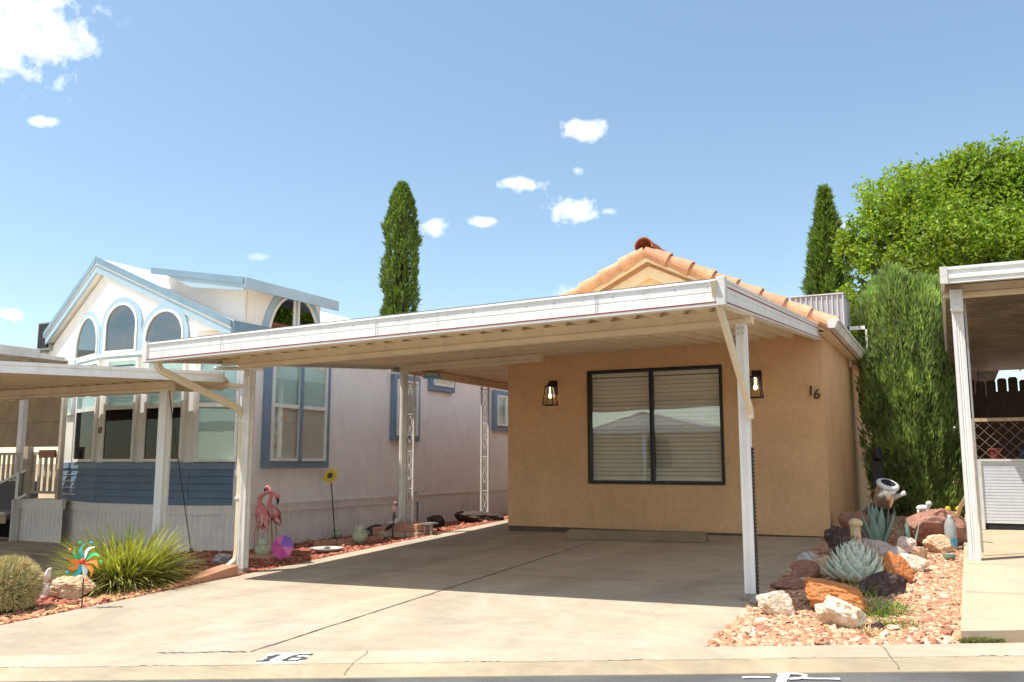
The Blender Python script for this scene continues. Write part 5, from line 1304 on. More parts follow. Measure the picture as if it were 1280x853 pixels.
# juniper column: several leaders fused
jp = (onG(1144, 645)); JY = 15.6; jb = onY(1144, 600, JY); jH = onY(1144, 342, JY).z+.85
jt = thing('juniper', (jb.x, JY, -.85), 'wide columnar green juniper between the stucco house and the right carport', 'tree')
Vs_, k0_ = [], 0
jprof = lambda h: (.86+.14*min(1, h/.2))*(1-max(0, (h-.82)/.18)**1.6*.9)
for dx, dy, hs_, rs_, n_ in ((0, .12, .97, .40, 17000), (-.37, .0, .97, .33, 16000), (.36, -.02, .95, .34, 16000), (-.12, -.32, 1.0, .32, 17000), (.2, -.30, .95, .30, 15000), (-.46, -.22, .90, .24, 9000), (.50, -.2, .84, .25, 9000), (.03, -.42, .62, .28, 9000)):
    hgt = jH*hs_; sd_ = rnd.uniform(0, 99); hh_ = nr.uniform(0, 1, n_); an = nr.uniform(0, 6.2832, n_); pf = np.array([jprof(h) for h in hh_])
    lump = np.array([noise.noise(Vector((math.cos(a)*1.8+sd_, math.sin(a)*1.8, h*hgt*1.3)))+.7*noise.noise(Vector((math.cos(a)*5+sd_, math.sin(a)*5, h*hgt*2.6))) for a, h in zip(an, hh_)])
    rr = rs_*pf*(1+.55*lump)*(.6+.4*nr.beta(4, 1.2, n_)); zz = hh_*hgt*(1+.02*lump)
    Pn = np.stack([np.cos(an)*rr+dx*(.9+.15*hh_), np.sin(an)*rr+dy, zz], 1)[lump > -.8]; m_ = len(Pn); an = an[lump > -.8]
    D = unit(np.stack([np.cos(an)*.8, np.sin(an)*.8, np.full(m_, 2.0)], 1)+nr.normal(size=(m_, 3))*.42)
    V, _ = blades(Pn+np.array([jb.x, JY, -.85]), D, nr.uniform(.5, 1.4, m_)*.020, nr.uniform(.6, 1.6, m_)*(.085+.05*(Pn[:, 2] > hgt*.86))); Vs_.append(V)
V = np.concatenate(Vs_); obj('crown', (V, np.arange(len(V)).reshape(-1, 4)), 'juniper', jt)
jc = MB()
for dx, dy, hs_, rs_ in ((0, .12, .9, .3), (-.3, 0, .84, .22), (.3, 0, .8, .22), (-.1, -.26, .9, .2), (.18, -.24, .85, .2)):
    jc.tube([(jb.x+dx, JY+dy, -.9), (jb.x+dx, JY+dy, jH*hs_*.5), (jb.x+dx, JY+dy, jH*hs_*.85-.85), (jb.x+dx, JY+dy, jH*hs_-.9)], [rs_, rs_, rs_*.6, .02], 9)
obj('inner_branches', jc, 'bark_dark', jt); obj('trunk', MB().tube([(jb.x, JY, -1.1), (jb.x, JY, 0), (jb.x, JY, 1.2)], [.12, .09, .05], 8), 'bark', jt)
js = MB()
# broadleaf tree: trunk, limbs, thousands of leaves in clumps
def leafy(name, base, clumps, n, leafsize, label, cat):
    t = thing(name, base, label, cat); base = Vector(base); cs = []
    tot = sum(r**2 for _, r in clumps); Ps = []; Ds = []
    for c, r in clumps:
        k = int(n*r**2/tot); d = unit(nr.normal(size=(k, 3))); rr = r*(nr.beta(3.2, 1.0, k))
        # small twig clusters
        nz = np.array([noise.noise(Vector(tuple(v*2.3))+Vector(c)) for v in d])
        p = d*(rr*(1+.42*nz))[:, None]*np.array([1, 1, .82])+np.array(c)
        cl = max(1, k//14); ctr = p[nr.integers(0, k, cl)]; idx = nr.integers(0, cl, k); off = nr.normal(size=(k, 3))*r*.075
        p = ctr[idx]+off
        Ps.append(p); dd = unit(d*.5+nr.normal(size=(k, 3))*.8+np.array([0, 0, -.25])); Ds.append(dd)
    Pn = np.concatenate(Ps); D = np.concatenate(Ds); k = len(Pn)
    V, Fc = blades(Pn, D, nr.uniform(.6, 1.3, k)*leafsize*.55, nr.uniform(.7, 1.3, k)*leafsize)
    obj('crown', (V, Fc), 'leaf', t)
    tk_ = MB(); top = base+Vector((0, 0, 2.2)); tk_.tube([base-Vector((0, 0, .3)), base+Vector((.05, 0, 1)), top], [.26, .21, .18], 10)
    for c, r in clumps:
        c = Vector(c); mid = (top+c)/2+Vector((rnd.uniform(-.3, .3), rnd.uniform(-.3, .3), .25)); tk_.tube([top-Vector((0, 0, .2)), mid, c], [.12, .075, .03], 7)
        for _ in range(4):
            e_ = c+Vector((rnd.uniform(-1, 1), rnd.uniform(-1, 1), rnd.uniform(-.4, 1))).normalized()*r*.8; tk_.tube([mid.lerp(c, rnd.uniform(.4, 1)), e_], [.03, .01], 5)
    obj('trunk', tk_, 'bark', t); return t
TY = 21.0
def tp_(px, py, dy=0): v = onY(px, py, TY+dy); return (v.x, v.y, v.z)
cl = [(tp_(1140, 245), 1.15), (tp_(1235, 225, .5), 1.25), (tp_(1300, 235, .3), 1.3), (tp_(1095, 300, .2), .95), (tp_(1185, 300, -.6), 1.2), (tp_(1270, 300, -.5), 1.25),
      (tp_(1075, 372, .6), .72), (tp_(1130, 372, .3), .95), (tp_(1210, 380, .2), 1.1), (tp_(1300, 370, 0), 1.3), (tp_(1350, 300), 1.5), (tp_(1240, 275, 1.6), 1.7), (tp_(1085, 425, .8), .6), (tp_(1160, 440, 1), .8),
      (tp_(1205, 203, .2), .55), (tp_(1170, 222, .2), .6), (tp_(1272, 196, .2), .55), (tp_(1108, 248, .4), .5), (tp_(1066, 300, .4), .45)]
tb = onY(1230, 600, TY)
cl = [(tp_(640+(F*(Vector(c).dot(rt))/Vector(c).dot(fw)), 426.5-F*(Vector(c).dot(up))/Vector(c).dot(fw)+10, c[1]-TY), r*.97) for c, r in cl]
leafy('ash_tree', (tb.x, TY, -.8), cl, 105000, .108, 'big bright green broadleaf tree behind the juniper and the right carport', 'tree')

# ============================================================ PLANTS
def blade_strips(cx, cy, cz, n, L0, spread, w_, seed, droop=.9, rb=.12, up0=.2):
    """arching strap leaves, 5 segments each"""
    r = np.random.default_rng(seed); Vs = []; Fs_ = []; k0 = 0
    for i in range(n):
        a = r.uniform(0, 6.283); rad = rb*math.sqrt(r.uniform(0, 1)); L_ = L0*r.uniform(.55, 1.12); tilt = up0+spread*r.beta(1.3, 1.3)
        p = Vector((cx+math.cos(a)*rad, cy+math.sin(a)*rad, cz)); aa = a+r.normal()*.5; d = Vector((math.cos(aa)*math.sin(tilt), math.sin(aa)*math.sin(tilt), math.cos(tilt)))
        side = Vector((-math.sin(aa+r.normal()*.6), math.cos(aa+r.normal()*.6), 0)); dr = droop*r.uniform(.3, 1.3); ns = 5
        for s in range(ns+1):
            ww = w_*r.uniform(.8, 1.2)*(1-(s/ns)**2.2)*.5+.0008; Vs += [p+side*ww, p-side*ww]
            d = (d+Vector((math.cos(aa)*.06, math.sin(aa)*.06, -.16))*dr).normalized(); p = p+d*(L_/ns)
        Fs_ += [(k0+2*s, k0+2*s+1, k0+2*s+3, k0+2*s+2) for s in range(ns)]; k0 += 2*(ns+1)
    return MB().add(Vs, Fs_)
gxp = (-7.62, 6.45)
gr = thing('ornamental_grass_clump', (gxp[0], gxp[1], G(*gxp)), 'large yellow green clump of strappy grass left of the driveway', 'grass clump')
gz_ = G(*gxp)
obj('green_blades', blade_strips(gxp[0], gxp[1], gz_, 2700, .66, 1.15, .016, 5, .85, .26), 'grass_y', gr)
dbl = blade_strips(gxp[0], gxp[1], gz_, 620, .60, 1.4, .011, 6, 1.5, .28); obj('dry_blades', dbl, 'grass_dry', gr)
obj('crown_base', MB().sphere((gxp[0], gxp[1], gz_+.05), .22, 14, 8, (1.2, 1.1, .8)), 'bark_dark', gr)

# golden barrel cactus at the left edge
cc = onG(12, 766); ctr = Vector((-7.30, 5.05, G(-7.3, 5.05)+.19)); 
pc = onY(10, 735, 5.05); ctr = Vector((pc.x, 5.05, pc.z)); CR_ = .235; gzc = G(ctr.x, ctr.y)
ct = thing('barrel_cactus', (ctr.x, ctr.y, gzc), 'round spiny golden barrel cactus at the left edge of the picture', 'cactus')
cm = MB(); nR = 26; V = []
hz = (ctr.z-gzc+CR_*.98)/2; czz = gzc+hz
for i in range(19):
    th = math.pi*i/18
    for k in range(nR*2): r_ = CR_*math.sin(th)**.8*(1 if k % 2 else .90); a = 2*math.pi*k/(nR*2); V.append((ctr.x+math.cos(a)*r_, ctr.y+math.sin(a)*r_, czz-math.cos(th)*hz))
cm.add(V, [(i*52+k, i*52+(k+1) % 52, (i+1)*52+(k+1) % 52, (i+1)*52+k) for i in range(18) for k in range(52)]); obj('body', cm, 'cactus', ct)
k = 9000; th = np.arccos(nr.uniform(-.75, 1, k)); an = nr.integers(0, nR, k)/nR*2*math.pi+2*math.pi/(nR*2)+nr.normal(size=k)*.03
Dn = np.stack([np.sin(th)*np.cos(an), np.sin(th)*np.sin(an), np.cos(th)], 1); Pn = Dn*np.array([CR_, CR_, hz])*.98+np.array([ctr.x, ctr.y, czz])
obj('spines', blades(Pn, unit(Dn+nr.normal(size=(k, 3))*.55+np.array([0, 0, .1])), np.full(k, .0055), nr.uniform(.03, .085, k)), 'spine', ct)

def leaf3d(mb_, p, d, L_, w_, th=.012, cup=.35, bend=0., nseg=6, shape=None, tipm=None):
    """thick pointed succulent leaf: cupped cross-section tapering to a spine"""
    d = Vector(d).normalized(); side = d.cross(Vector((0, 0, 1)))
    if side.length < .05: side = Vector((1, 0, 0))
    side.normalize(); nrm = side.cross(d).normalized()
    shape = shape or (lambda t: (.62+.9*t) if t < .42 else (1-(max(0, t-.42)/.58)**1.5))
    rings = []; p = Vector(p); V = []
    for s in range(nseg+1):
        t = s/nseg; ww = w_*.5*max(.02, shape(t)); tt = th*(1-t*.8)
        V += [p-side*ww+nrm*(ww*cup), p-side*ww*.5-nrm*(tt*.2), p-nrm*tt*.6, p+side*ww*.5-nrm*(tt*.2), p+side*ww+nrm*(ww*cup), p+nrm*(tt*.55)]
        d = (d+nrm*bend/nseg).normalized(); nrm = side.cross(d).normalized(); p = p+d*(L_/nseg)
    k = len(mb_.v); m_ = 6
    mb_.add(V, [(i*m_+j, i*m_+(j+1) % m_, (i+1)*m_+(j+1) % m_, (i+1)*m_+j) for i in range(nseg) for j in range(m_)]+[tuple(range(m_-1, -1, -1)), tuple(nseg*m_+j for j in range(m_))])
    if tipm is not None: tipm.tube([p-d*.012, p+d*.018], [.0035, .0005], 5)
# artichoke agave rosette
ag = onG(1067, 733); ag.y += .16; agz = P(ag.x, ag.y); AG = Vector((ag.x, ag.y, agz))
at_ = thing('artichoke_agave', AG, 'pale blue grey rosette agave with broad pointed leaves in the right bed', 'agave'); lm_ = MB(); tm = MB(); NL = 84; AT = []
for i in range(NL):
    t = i/NL; a = i*2.39996; el = math.radians(16+72*t**.8); L_ = .185+.03*math.sin(math.pi*t)
    r0 = .155*(1-t)**.7; p = AG+Vector((math.cos(a)*r0, math.sin(a)*r0, .02+.17*t)); d = Vector((math.cos(a)*math.cos(el), math.sin(a)*math.cos(el), math.sin(el)))
    tm = MB(); leaf3d(lm_, p, d, L_, .138-.04*t, .016, .30, .5*(1-t)+.1, 6, lambda t_: (.60+.95*t_) if t_ < .42 else (1-(max(0, t_-.42)/.58)**1.25), tm); AT.append(tm)
obj('leaves', fixn(obj('tmp', lm_, 'agave')) and lm_, 'agave', at_, smooth=True); bpy.data.objects.remove(bpy.data.objects['tmp']); [obj('spine', q_, 'tip', at_) for q_ in AT]
obj('heart', MB().sphere(AG+Vector((0, 0, .12)), .11, 14, 8), 'agave_dark', at_)
def tall_agave(p, spec, label, w0=.09):
    t = thing('upright_agave', p, label, 'agave', ); lm_ = MB(); AT = []
    for az, el, L_, ww in spec:
        a, e_ = math.radians(az), math.radians(el); d = Vector((math.cos(a)*math.cos(e_), math.sin(a)*math.cos(e_), math.sin(e_)))
        tm = MB(); AT.append(tm); leaf3d(lm_, Vector(p)+Vector((math.cos(a)*.05, math.sin(a)*.05, .0)), d, L_, ww, .018, .3, .12, 7, lambda t: (.7+.9*t) if t < .33 else (1-(max(0, t-.33)/.67)**1.7), tm)
    obj('leaves', lm_, 'agave_dark', t, smooth=True); [obj('spine', q_, 'tip', t) for q_ in AT]
u1 = onG(1098, 678); u1 = Vector((u1.x, 11.2, P(u1.x, 11.2)))
q = onY(1098, 672, 10.9); u1 = Vector((q.x, 10.9, P(q.x, 10.9)))
tall_agave(u1, [(200, 68, .48, .15), (150, 80, .52, .15), (20, 76, .48, .14), (250, 70, .42, .15), (300, 78, .48, .15), (345, 66, .46, .12), (100, 82, .50, .13), (175, 58, .44, .12), (10, 70, .50, .10), (230, 84, .52, .14)], 'grey green upright agave with tall leaves under the tilted watering can')
q = onY(1134, 672, 10.8); tall_agave(Vector((q.x, 10.8, P(q.x, 10.8))), [(200, 75, .30, .06), (20, 70, .34, .06), (280, 80, .36, .06), (100, 78, .3, .06)], 'small slim agave shoot beside the red brown boulder')

# ============================================================ ROCKS
def rock(px, pyb, wpx, hpx, m, label, seed, sub=5, rough=1.0, ang=0, dep=.8, cut=.0, name='rock', cat='rock', hf=P, sharp=.5, world=None):
    """boulder whose base sits at the picture point; its size comes from its distance"""
    import bmesh
    b = onG(px, pyb) if world is None else Vector(world); sc = F/b.dot(fw); W_ = wpx/sc/2; H_ = hpx/sc
    Yc = b.y+W_*dep*.6; b = b*(1)+Vector((b.x/b.y*(Yc-b.y), Yc-b.y, 0)); gz0 = hf(b.x, b.y)
    bm = bmesh.new(); bmesh.ops.create_icosphere(bm, subdivisions=sub, radius=1); r = random.Random(seed)
    planes = [(Vector((r.gauss(0, 1), r.gauss(0, 1), r.gauss(0, .8))).normalized(), r.uniform(.55, .85)) for _ in range(9)]
    for v in bm.verts:
        d = v.co.normalized(); rr = 1+.28*noise.noise(d*1.4+Vector((seed, 0, 0)))+.12*noise.noise(d*3.5+Vector((0, seed, 0)))
        q_ = d*rr
        for n_, k_ in planes:
            e_ = q_.dot(n_)-k_
            if e_ > 0: q_ -= n_*e_*(.55+.4*sharp)
        q_ += d*(.05*noise.noise(d*6+Vector((0, 0, seed)))-.07*rough*abs(noise.noise(d*4.2+Vector((seed, seed, 0))))+.028*rough*noise.noise(d*17+Vector((0, seed, seed))))
        v.co = q_
    xs_ = [v.co.x for v in bm.verts]; zs__ = [v.co.z for v in bm.verts]; sx = 2/(max(xs_)-min(xs_)); zr_ = max(zs__)-min(zs__)
    ca, sa = math.cos(ang), math.sin(ang); zmin = min(zs__)
    for v in bm.verts:
        x, y, z = v.co.x*sx*W_*1.06, v.co.y*W_*dep, (v.co.z-zmin)/zr_*H_*1.22-H_*.2
        # lay across the view direction
        v.co = Vector((x*rt.x-y*-rt.y*-1*0 + x*0, 0, 0))+rt*x*ca+Vector((-rt.y, rt.x, 0))*y+Vector((0, 0, z+x*sa))
        v.co -= Vector((x*rt.x, 0, 0))
    V = [v.co+Vector((b.x, b.y, gz0)) for v in bm.verts]; Fc = [tuple(v.index for v in f.verts) for f in bm.faces]; bm.free()
    o = obj(name, MB().add(V, Fc), m, smooth=False)
    for p_ in o.data.polygons: p_.use_smooth = False
    return tag(o, label, cat)
rock(970, 770, 42, 29, 'r_white', 'rounded cream white quartz rock at the driveway edge near the right post', 3)
rock(948, 757, 26, 13, 'r_grey', 'small flat grey stone tucked left of the cream quartz rock', 4, dep=.6)
rock(1047, 768, 80, 36, 'r_orange', 'bright orange lichen covered rock in front of the rosette agave', 5, ang=-.25)
rock(1055, 786, 60, 34, 'r_white', 'white and brown jagged rock in front of the orange rock', 8, ang=-.22)
rock(1102, 745, 64, 28, 'r_dark', 'long black lava rock right of the rosette agave', 9, ang=-.05, sharp=.8)
rock(1121, 730, 36, 38, 'r_orange', 'rust orange boulder behind the black lava rock', 12)
rock(1138, 716, 44, 22, 'r_white', 'pale cream rock lying on the gravel right of the rust boulder', 14, dep=.7)
rock(1133, 694, 24, 22, 'r_pink', 'blocky pink quartz stone standing behind the pale cream rock', 17, dep=.7, sharp=.9)
rock(1150, 700, 18, 16, 'r_tan', 'small tan stone between the pink quartz and the big boulder', 18)
rock(1166, 684, 78, 46, 'r_brown', 'big smooth red brown boulder with a white figurine on top', 21, dep=.8, sharp=.35)
rock(1175, 692, 34, 22, 'r_tan', 'angular tan and brown rock in front of the big boulder', 23, sharp=1)
rock(985, 738, 46, 14, 'r_brown', 'low dark red rock in the carport shade beside the driveway', 25)
rock(1010, 724, 38, 22, 'r_brown', 'shaded brown rock leaning left of the rosette agave', 27)
rock(1012, 706, 30, 16, 'r_grey', 'bluish grey stone in shade near the house corner', 28)
rock(1050, 695, 34, 36, 'r_dark', 'rough dark lava rock behind the stump against the house corner', 31, sharp=.8)
rock(1028, 722, 28, 26, 'r_tan', 'grooved tan stone at the left of the rosette agave', 33)
rock(1075, 674, 44, 34, 'r_brown', 'pointed rust red rock leaning by the house wall', 37, ang=-.3, sharp=.9)
rock(1098, 788, 16, 9, 'r_dark', 'tiny dark red rock in the weeds at the right bed front', 39)
rock(1116, 789, 16, 7, 'r_white', 'tiny white pebble among the gravel', 40)
rock(277, 706, 24, 14, 'r_grey', 'grey flecked stone beside the left post base', 41, hf=G)
rock(90, 750, 56, 27, 'r_tan', 'knobbly tan rock behind the gnome with a small flower tile', 43, hf=G, sharp=.3, dep=.7, rough=1.8)
rock(545, 654, 22, 16, 'r_dark', 'dark rock against the skirting behind the blocks', 47, hf=G)
rock(595, 652, 60, 14, 'r_dark', 'low mound of dark rubble beside the far scrollwork post', 49, hf=G)
rock(470, 662, 24, 13, 'r_dark', 'dark lava stone by the skirting left of the blocks', 51, hf=G)
rock(455, 664, 20, 8, 'r_grey', 'flat grey stone near the sunflower ornament', 52, hf=G)

# driftwood log, stump and short post
a = onG(1066, 688); lg = MB(); p0_ = onY(1066, 682, 9.7); p1_ = onY(1128, 694, 9.35)
lgpts = []; 
for i in range(9):
    t = i/8; p = p0_.lerp(p1_, t); p.z = P(p.x, p.y)+.10+.02*math.sin(t*5); lgpts.append(p)
tag(obj('driftwood_log', MB().tube(lgpts, [.10, .135, .15, .14, .15, .145, .13, .14, .11], 14), 'wood_grey', smooth=True), 'grey weathered driftwood log behind the rosette agave', 'log')
sp_ = onY(1080, 700, 8.95); zb = P(sp_.x, 8.95)
stump = MB(); V = []
for i, (rr, h) in enumerate(((.20, 0), (.18, .05), (.165, .10), (.17, .13), (.0, .135))):
    for k in range(20): a = 2*math.pi*k/20; r_ = rr*(1+.12*math.sin(3*a+1)+.06*math.sin(7*a)); V.append((sp_.x+math.cos(a)*r_, 8.95+math.sin(a)*r_*.8, zb+h+.05))
stump.add(V, [(i*20+k, i*20+(k+1) % 20, (i+1)*20+(k+1) % 20, (i+1)*20+k) for i in range(4) for k in range(20)])
st_ = obj('tree_stump', stump, 'wood_pale'); tag(st_, 'low pale sawn tree stump behind the rosette agave', 'stump')
q = onY(1069, 650, 8.85); zt_ = q.z
wpst = thing('short_wooden_post', (q.x, 8.85, P(q.x, 8.85)), 'short pale carved wooden post with a rounded knob standing by the stump', 'post')
obj('shaft', MB().tube([(q.x, 8.85, P(q.x, 8.85)), (q.x+.005, 8.85, P(q.x, 8.85)+.2), (q.x-.005, 8.85, zt_-.05)], [.060, .045, .048], 10), 'wood_pale', wpst, smooth=True)
obj('knob', MB().sphere((q.x, 8.85, zt_-.03), .062, 14, 9, (1.05, 1.0, .72)), 'wood_pale', wpst, smooth=True)
# white figurine, watering can, fence post
q = onY(1153, 646, 12.0)
fg = q; ry = 11.7; q = onY(1154, 645, ry)
fgr = thing('lamb_figurine', (q.x, ry, q.z), 'tiny white animal figurine standing on top of the big boulder', 'figurine')
bm_ = MB(); z = q.z
bm_.sphere((q.x, ry, z+.09), .05, 12, 8, (1.5, .8, .8)); bm_.sphere((q.x+.07, ry-.01, z+.145), .032, 10, 8, (1.1, .9, 1)); bm_.tube([(q.x+.05, ry, z+.10), (q.x+.07, ry, z+.14)], [.03, .024], 8)
for dx in (-.05, .05):
    for dy in (-.02, .02): bm_.tube([(q.x+dx, ry+dy, z+.07), (q.x+dx, ry+dy, z-.02)], [.014, .011], 6)
obj('body', bm_, 'ceramic', fgr, smooth=True)
ry = 11.6; q = onY(1106, 619, ry); axd = Vector((.30, -.35, .86)).normalized(); cb = q-axd*.13; R_ = .115
wc = thing('watering_can', cb, 'shiny steel watering can with white rim tilted above the upright agave', 'watering can')
obj('can_body', MB().lathe([(0, 0), (R_*.92, 0), (R_, .01), (R_, .26), (R_*.93, .262)], cb, 24, ax=axd), 'steel', wc, smooth=True)
obj('rim', MB().lathe([(R_*.93, .24), (R_*1.14, .255), (R_*1.16, .285), (R_*.9, .30), (R_*.66, .295), (R_*.64, .25)], cb, 24, ax=axd), 'white_paint', wc, smooth=True)
obj('inside', MB().lathe([(0, .291), (R_*.74, .291), (R_*.74, .299), (0, .299)], cb, 24, ax=axd), 'dark', wc)
sd = Vector((.85, -.25, .15)).normalized(); obj('spout', MB().tube([cb+axd*.06+sd*R_*.9, cb+axd*.10+sd*(R_+.09), cb+axd*.12+sd*(R_+.13)], [.035, .022, .03], 10), 'white_paint', wc, smooth=True)
obj('handle', MB().tube([cb+axd*.05-sd*R_, cb+axd*.06-sd*(R_+.07), cb+axd*.2-sd*(R_+.07), cb+axd*.24-sd*R_], .009, 7), 'steel', wc)
obj('stake', MB().tube([cb+axd*.02, (cb.x-.02, cb.y+.05, P(cb.x, cb.y)-.05)], .008, 6), 'rod', wc)
q = onY(1097, 580, 13.6); z0 = P(q.x, 13.6)-.05; fx_, w_ = q.x, .075
bp_ = thing('black_fence_post', (fx_, 13.6, z0), 'square black post with pointed ball finial at the corner of the stucco house', 'post')
obj('shaft', MB().box(fx_-w_, fx_+w_, 13.6-w_, 13.6+w_, z0, q.z+.02), 'black', bp_, bevel=.004); obj('cap', MB().box(fx_-w_-.012, fx_+w_+.012, 13.6-w_-.012, 13.6+w_+.012, q.z+.021, q.z+.04), 'black', bp_)
obj('finial', MB().lathe([(.035, 0), (.05, .02), (.07, .05), (.074, .09), (.055, .14), (.03, .18), (.0, .21)], (fx_, 13.6, q.z+.04), 18), 'black', bp_, smooth=True)
ce = onY(1105, 646, 14.2); tag(obj('concrete_edging', MB().box(ce.x-.1, onY(1150, 646, 14.2).x, 14.2, 14.3, -.92, ce.z), 'curb'), 'low pale concrete edging at the foot of the juniper', 'edging')
# bottle, stick, yellow thing, pot
q = onG(1190, 690); bx_, by_ = onY(1189, 680, 11.0).x, 11.0; z0 = P(bx_, by_)
bt = thing('plastic_bottle', (bx_, by_, z0), 'clear plastic bottle with blue label lying upright at the walkway edge', 'bottle')
obj('bottle_body', MB().lathe([(.055, 0), (.06, .02), (.06, .26), (.045, .31), (.022, .35), (.022, .38), (.0, .38)], (bx_, by_, z0), 16), 'bottle', bt, smooth=True)
obj('bottle_label', MB().lathe([(.0612, .05), (.0612, .13)], (bx_, by_, z0), 16), 'blue_paint', bt)
a = onY(1190, 652, 11.6); b = onY(1210, 617, 11.2); tag(obj('bamboo_stick', MB().tube([Vector((a.x, 11.6, a.z-.15)), a.lerp(b, .5), b], .022, 8), 'straw'), 'leaning tan wooden stick behind the right post', 'stick')
q = onY(1184, 640, 14.0)
for i, (px, lab) in enumerate(((1184, 'left of two yellow garden stakes at the foot of the juniper'), (1197, 'right of two yellow garden stakes at the foot of the juniper'))):
    q = onY(px, 640, 14.0); t = thing('yellow_garden_stake', (q.x, 14, P(q.x, 14)), lab, 'stake', 'yellow garden stakes'); mb_ = MB()
    for k in range(3): mb_.sphere((q.x+.012*(-1)**k, 14, q.z-.11+k*.075), .038, 10, 6, (1, .5, 1))
    obj('flower_discs', mb_, 'yellow', t); obj('stem', MB().tube([(q.x, 14.03, P(q.x, 14)), (q.x, 14.03, q.z+.1)], .008, 6), 'rod', t)
q = onG(1187, 700); z0 = P(q.x, q.y)
gp = thing('small_green_pot', (q.x, q.y, z0), 'tiny dark green bowl on the gravel beside the walkway', 'pot'); obj('bowl', MB().lathe([(.03, 0), (.06, .03), (.065, .06), (.055, .06), (.0, .04)], (q.x, q.y, z0), 16), 'green_paint', gp); gp.children[0].data.materials[0] = M['agave_dark']
q = onG(1201, 655)
# moss and weeds
def tuft(px, py, n, L_, m, label, seed, r=.12, spread=1.2, cat='weeds', name='grass_tuft', hf=P, w_=.006):
    b = onG(px, py); z = hf(b.x, b.y); return tag(obj(name, blade_strips(b.x, b.y, z, n, L_, spread, w_, seed, 1.2, r), m), label, cat)
tuft(1090, 765, 420, .16, 'grass_g', 'green weedy grass tuft between the orange and black rocks', 61, .22)
tuft(1118, 780, 260, .06, 'grass_g', 'low patch of green weeds at the front right of the orange rock', 62, .16)
tuft(1030, 755, 130, .16, 'grass_y', 'yellow weeds growing over the left end of the orange rock', 63, .10)
tuft(1075, 745, 160, .16, 'grass_y', 'yellowish tuft squeezed between the rosette agave and the black rock', 64, .10)
tuft(940, 792, 60, .05, 'agave', 'tiny grey green seedling on the front gravel', 65, .03)
tuft(1090, 792, 80, .07, 'grass_dry', 'dry brown weeds beside the tiny red rock', 66, .08)
ms = MB(); mv_ = []
k = 5200; tt = nr.uniform(tk(1168), tk(1275), k); ssn = -np.abs(nr.normal(size=k))*.05-.01
pts = []; 
for t_, s_ in zip(tt, ssn):
    if noise.noise(Vector((t_*3, 0, 0)))+.25 > -s_*4: p = kerb(t_, s_, .0); pts.append(tuple(p))
Pn = np.array(pts); o = stuff('moss_strip', blades(Pn, unit(nr.normal(size=(len(Pn), 3))*.6+np.array([0, 0, 1.])), np.full(len(Pn), .007), nr.uniform(.012, .035, len(Pn))), 'moss', 'olive green moss and weeds along the kerb at the end of the walkway', 'moss')

# ============================================================ ORNAMENTS, LEFT BED
def flamingo(Yw, body, radii, neck, bill, legs, label, seed, nm='pink'):
    """metal flamingo standing in the plane y = Yw: feathered body, long neck, hooked bill, two rod legs; outlines in picture points"""
    W3 = lambda p, dy=0: onY(p[0], p[1], Yw+dy)
    gz0 = min(G(W3(l[-1]).x, Yw) for l in legs); o = Vector((W3(body[1]).x, Yw, gz0)); t = thing('garden_flamingo', o, label, 'flamingo', 'pink metal flamingos beside the left post'); r = random.Random(seed)
    k = 1/ppm(W3(body[0])); bp = [W3(p) for p in body]; mb_ = MB().tube(bp, [q*k for q in radii], 14)
    nk = [W3(p) for p in neck]; sm_ = []
    for i in range(len(nk)-1):
        a, b, c, d = nk[max(i-1, 0)], nk[i], nk[i+1], nk[min(i+2, len(nk)-1)]
        for q in range(4): u = q/4; sm_.append(.5*((2*b)+(c-a)*u+(2*a-5*b+4*c-d)*u*u+(3*b-a-3*c+d)*u**3))
    sm_.append(nk[-1]); n_ = len(sm_); mb_.tube(sm_, [(3.4-1.6*min(1, i/n_*1.7)+1.6*max(0, i/n_-.8)*5)*k for i in range(n_)], 10)
    mb_.sphere(sm_[-1], 3.1*k, 12, 8, (1.1, 1, 1)); obj('body', mb_, nm, t, smooth=True)
    for mm, cnt in (('pink_pale', 70), (nm, 60)):
        fe = MB()
        for _ in range(cnt):
            u = r.uniform(.05, 1); x = u*(len(bp)-1); i = min(len(bp)-2, int(x)); p = bp[i].lerp(bp[i+1], x-i); rr = (radii[i]+(radii[i+1]-radii[i])*(x-i))*k*1.05
            ax_ = (bp[-1]-bp[0]).normalized(); a = r.uniform(0, 6.28); u1_ = ax_.cross(Vector((0, 1, 0))).normalized(); v1_ = ax_.cross(u1_); rad_ = u1_*math.cos(a)+v1_*math.sin(a)
            q_ = p+rad_*rr; d = (ax_+rad_*r.uniform(.05, .4)+Vector((0, 0, -.2))).normalized(); e_ = d.cross(rad_).normalized()*r.uniform(1.1, 2.2)*k; L_ = r.uniform(5, 10)*k
            fe.add([q_, q_+d*L_*.4+e_, q_+d*L_, q_+d*L_*.4-e_], [(0, 1, 2, 3)])
        obj('feathers', fe, mm, t)
    bl = [W3(p) for p in bill]; obj('bill', MB().tube(bl, [2.1*k, 1.9*k, .5*k], 8), 'bill', t, smooth=True)
    for l in legs:
        pts = [W3(p) for p in l]; pts[-1].z = G(pts[-1].x, Yw)-.02; obj('leg', MB().tube(pts, .95*k, 6), 'legs', t)
flamingo(8.9, [(325, 630), (327, 640), (329, 650), (331, 661)], [3.5, 7.5, 7, 1], [(326, 634), (324, 627), (327, 620), (334, 616.5), (342, 617), (346.5, 621)], [(347, 623), (347.5, 627), (346.5, 631)], [[(322, 655), (318.5, 664), (317.5, 694)], [(325, 657), (321.5, 664), (321, 694)]], 'pale pink metal flamingo nearest the left post with its head drooping to the right', 3)
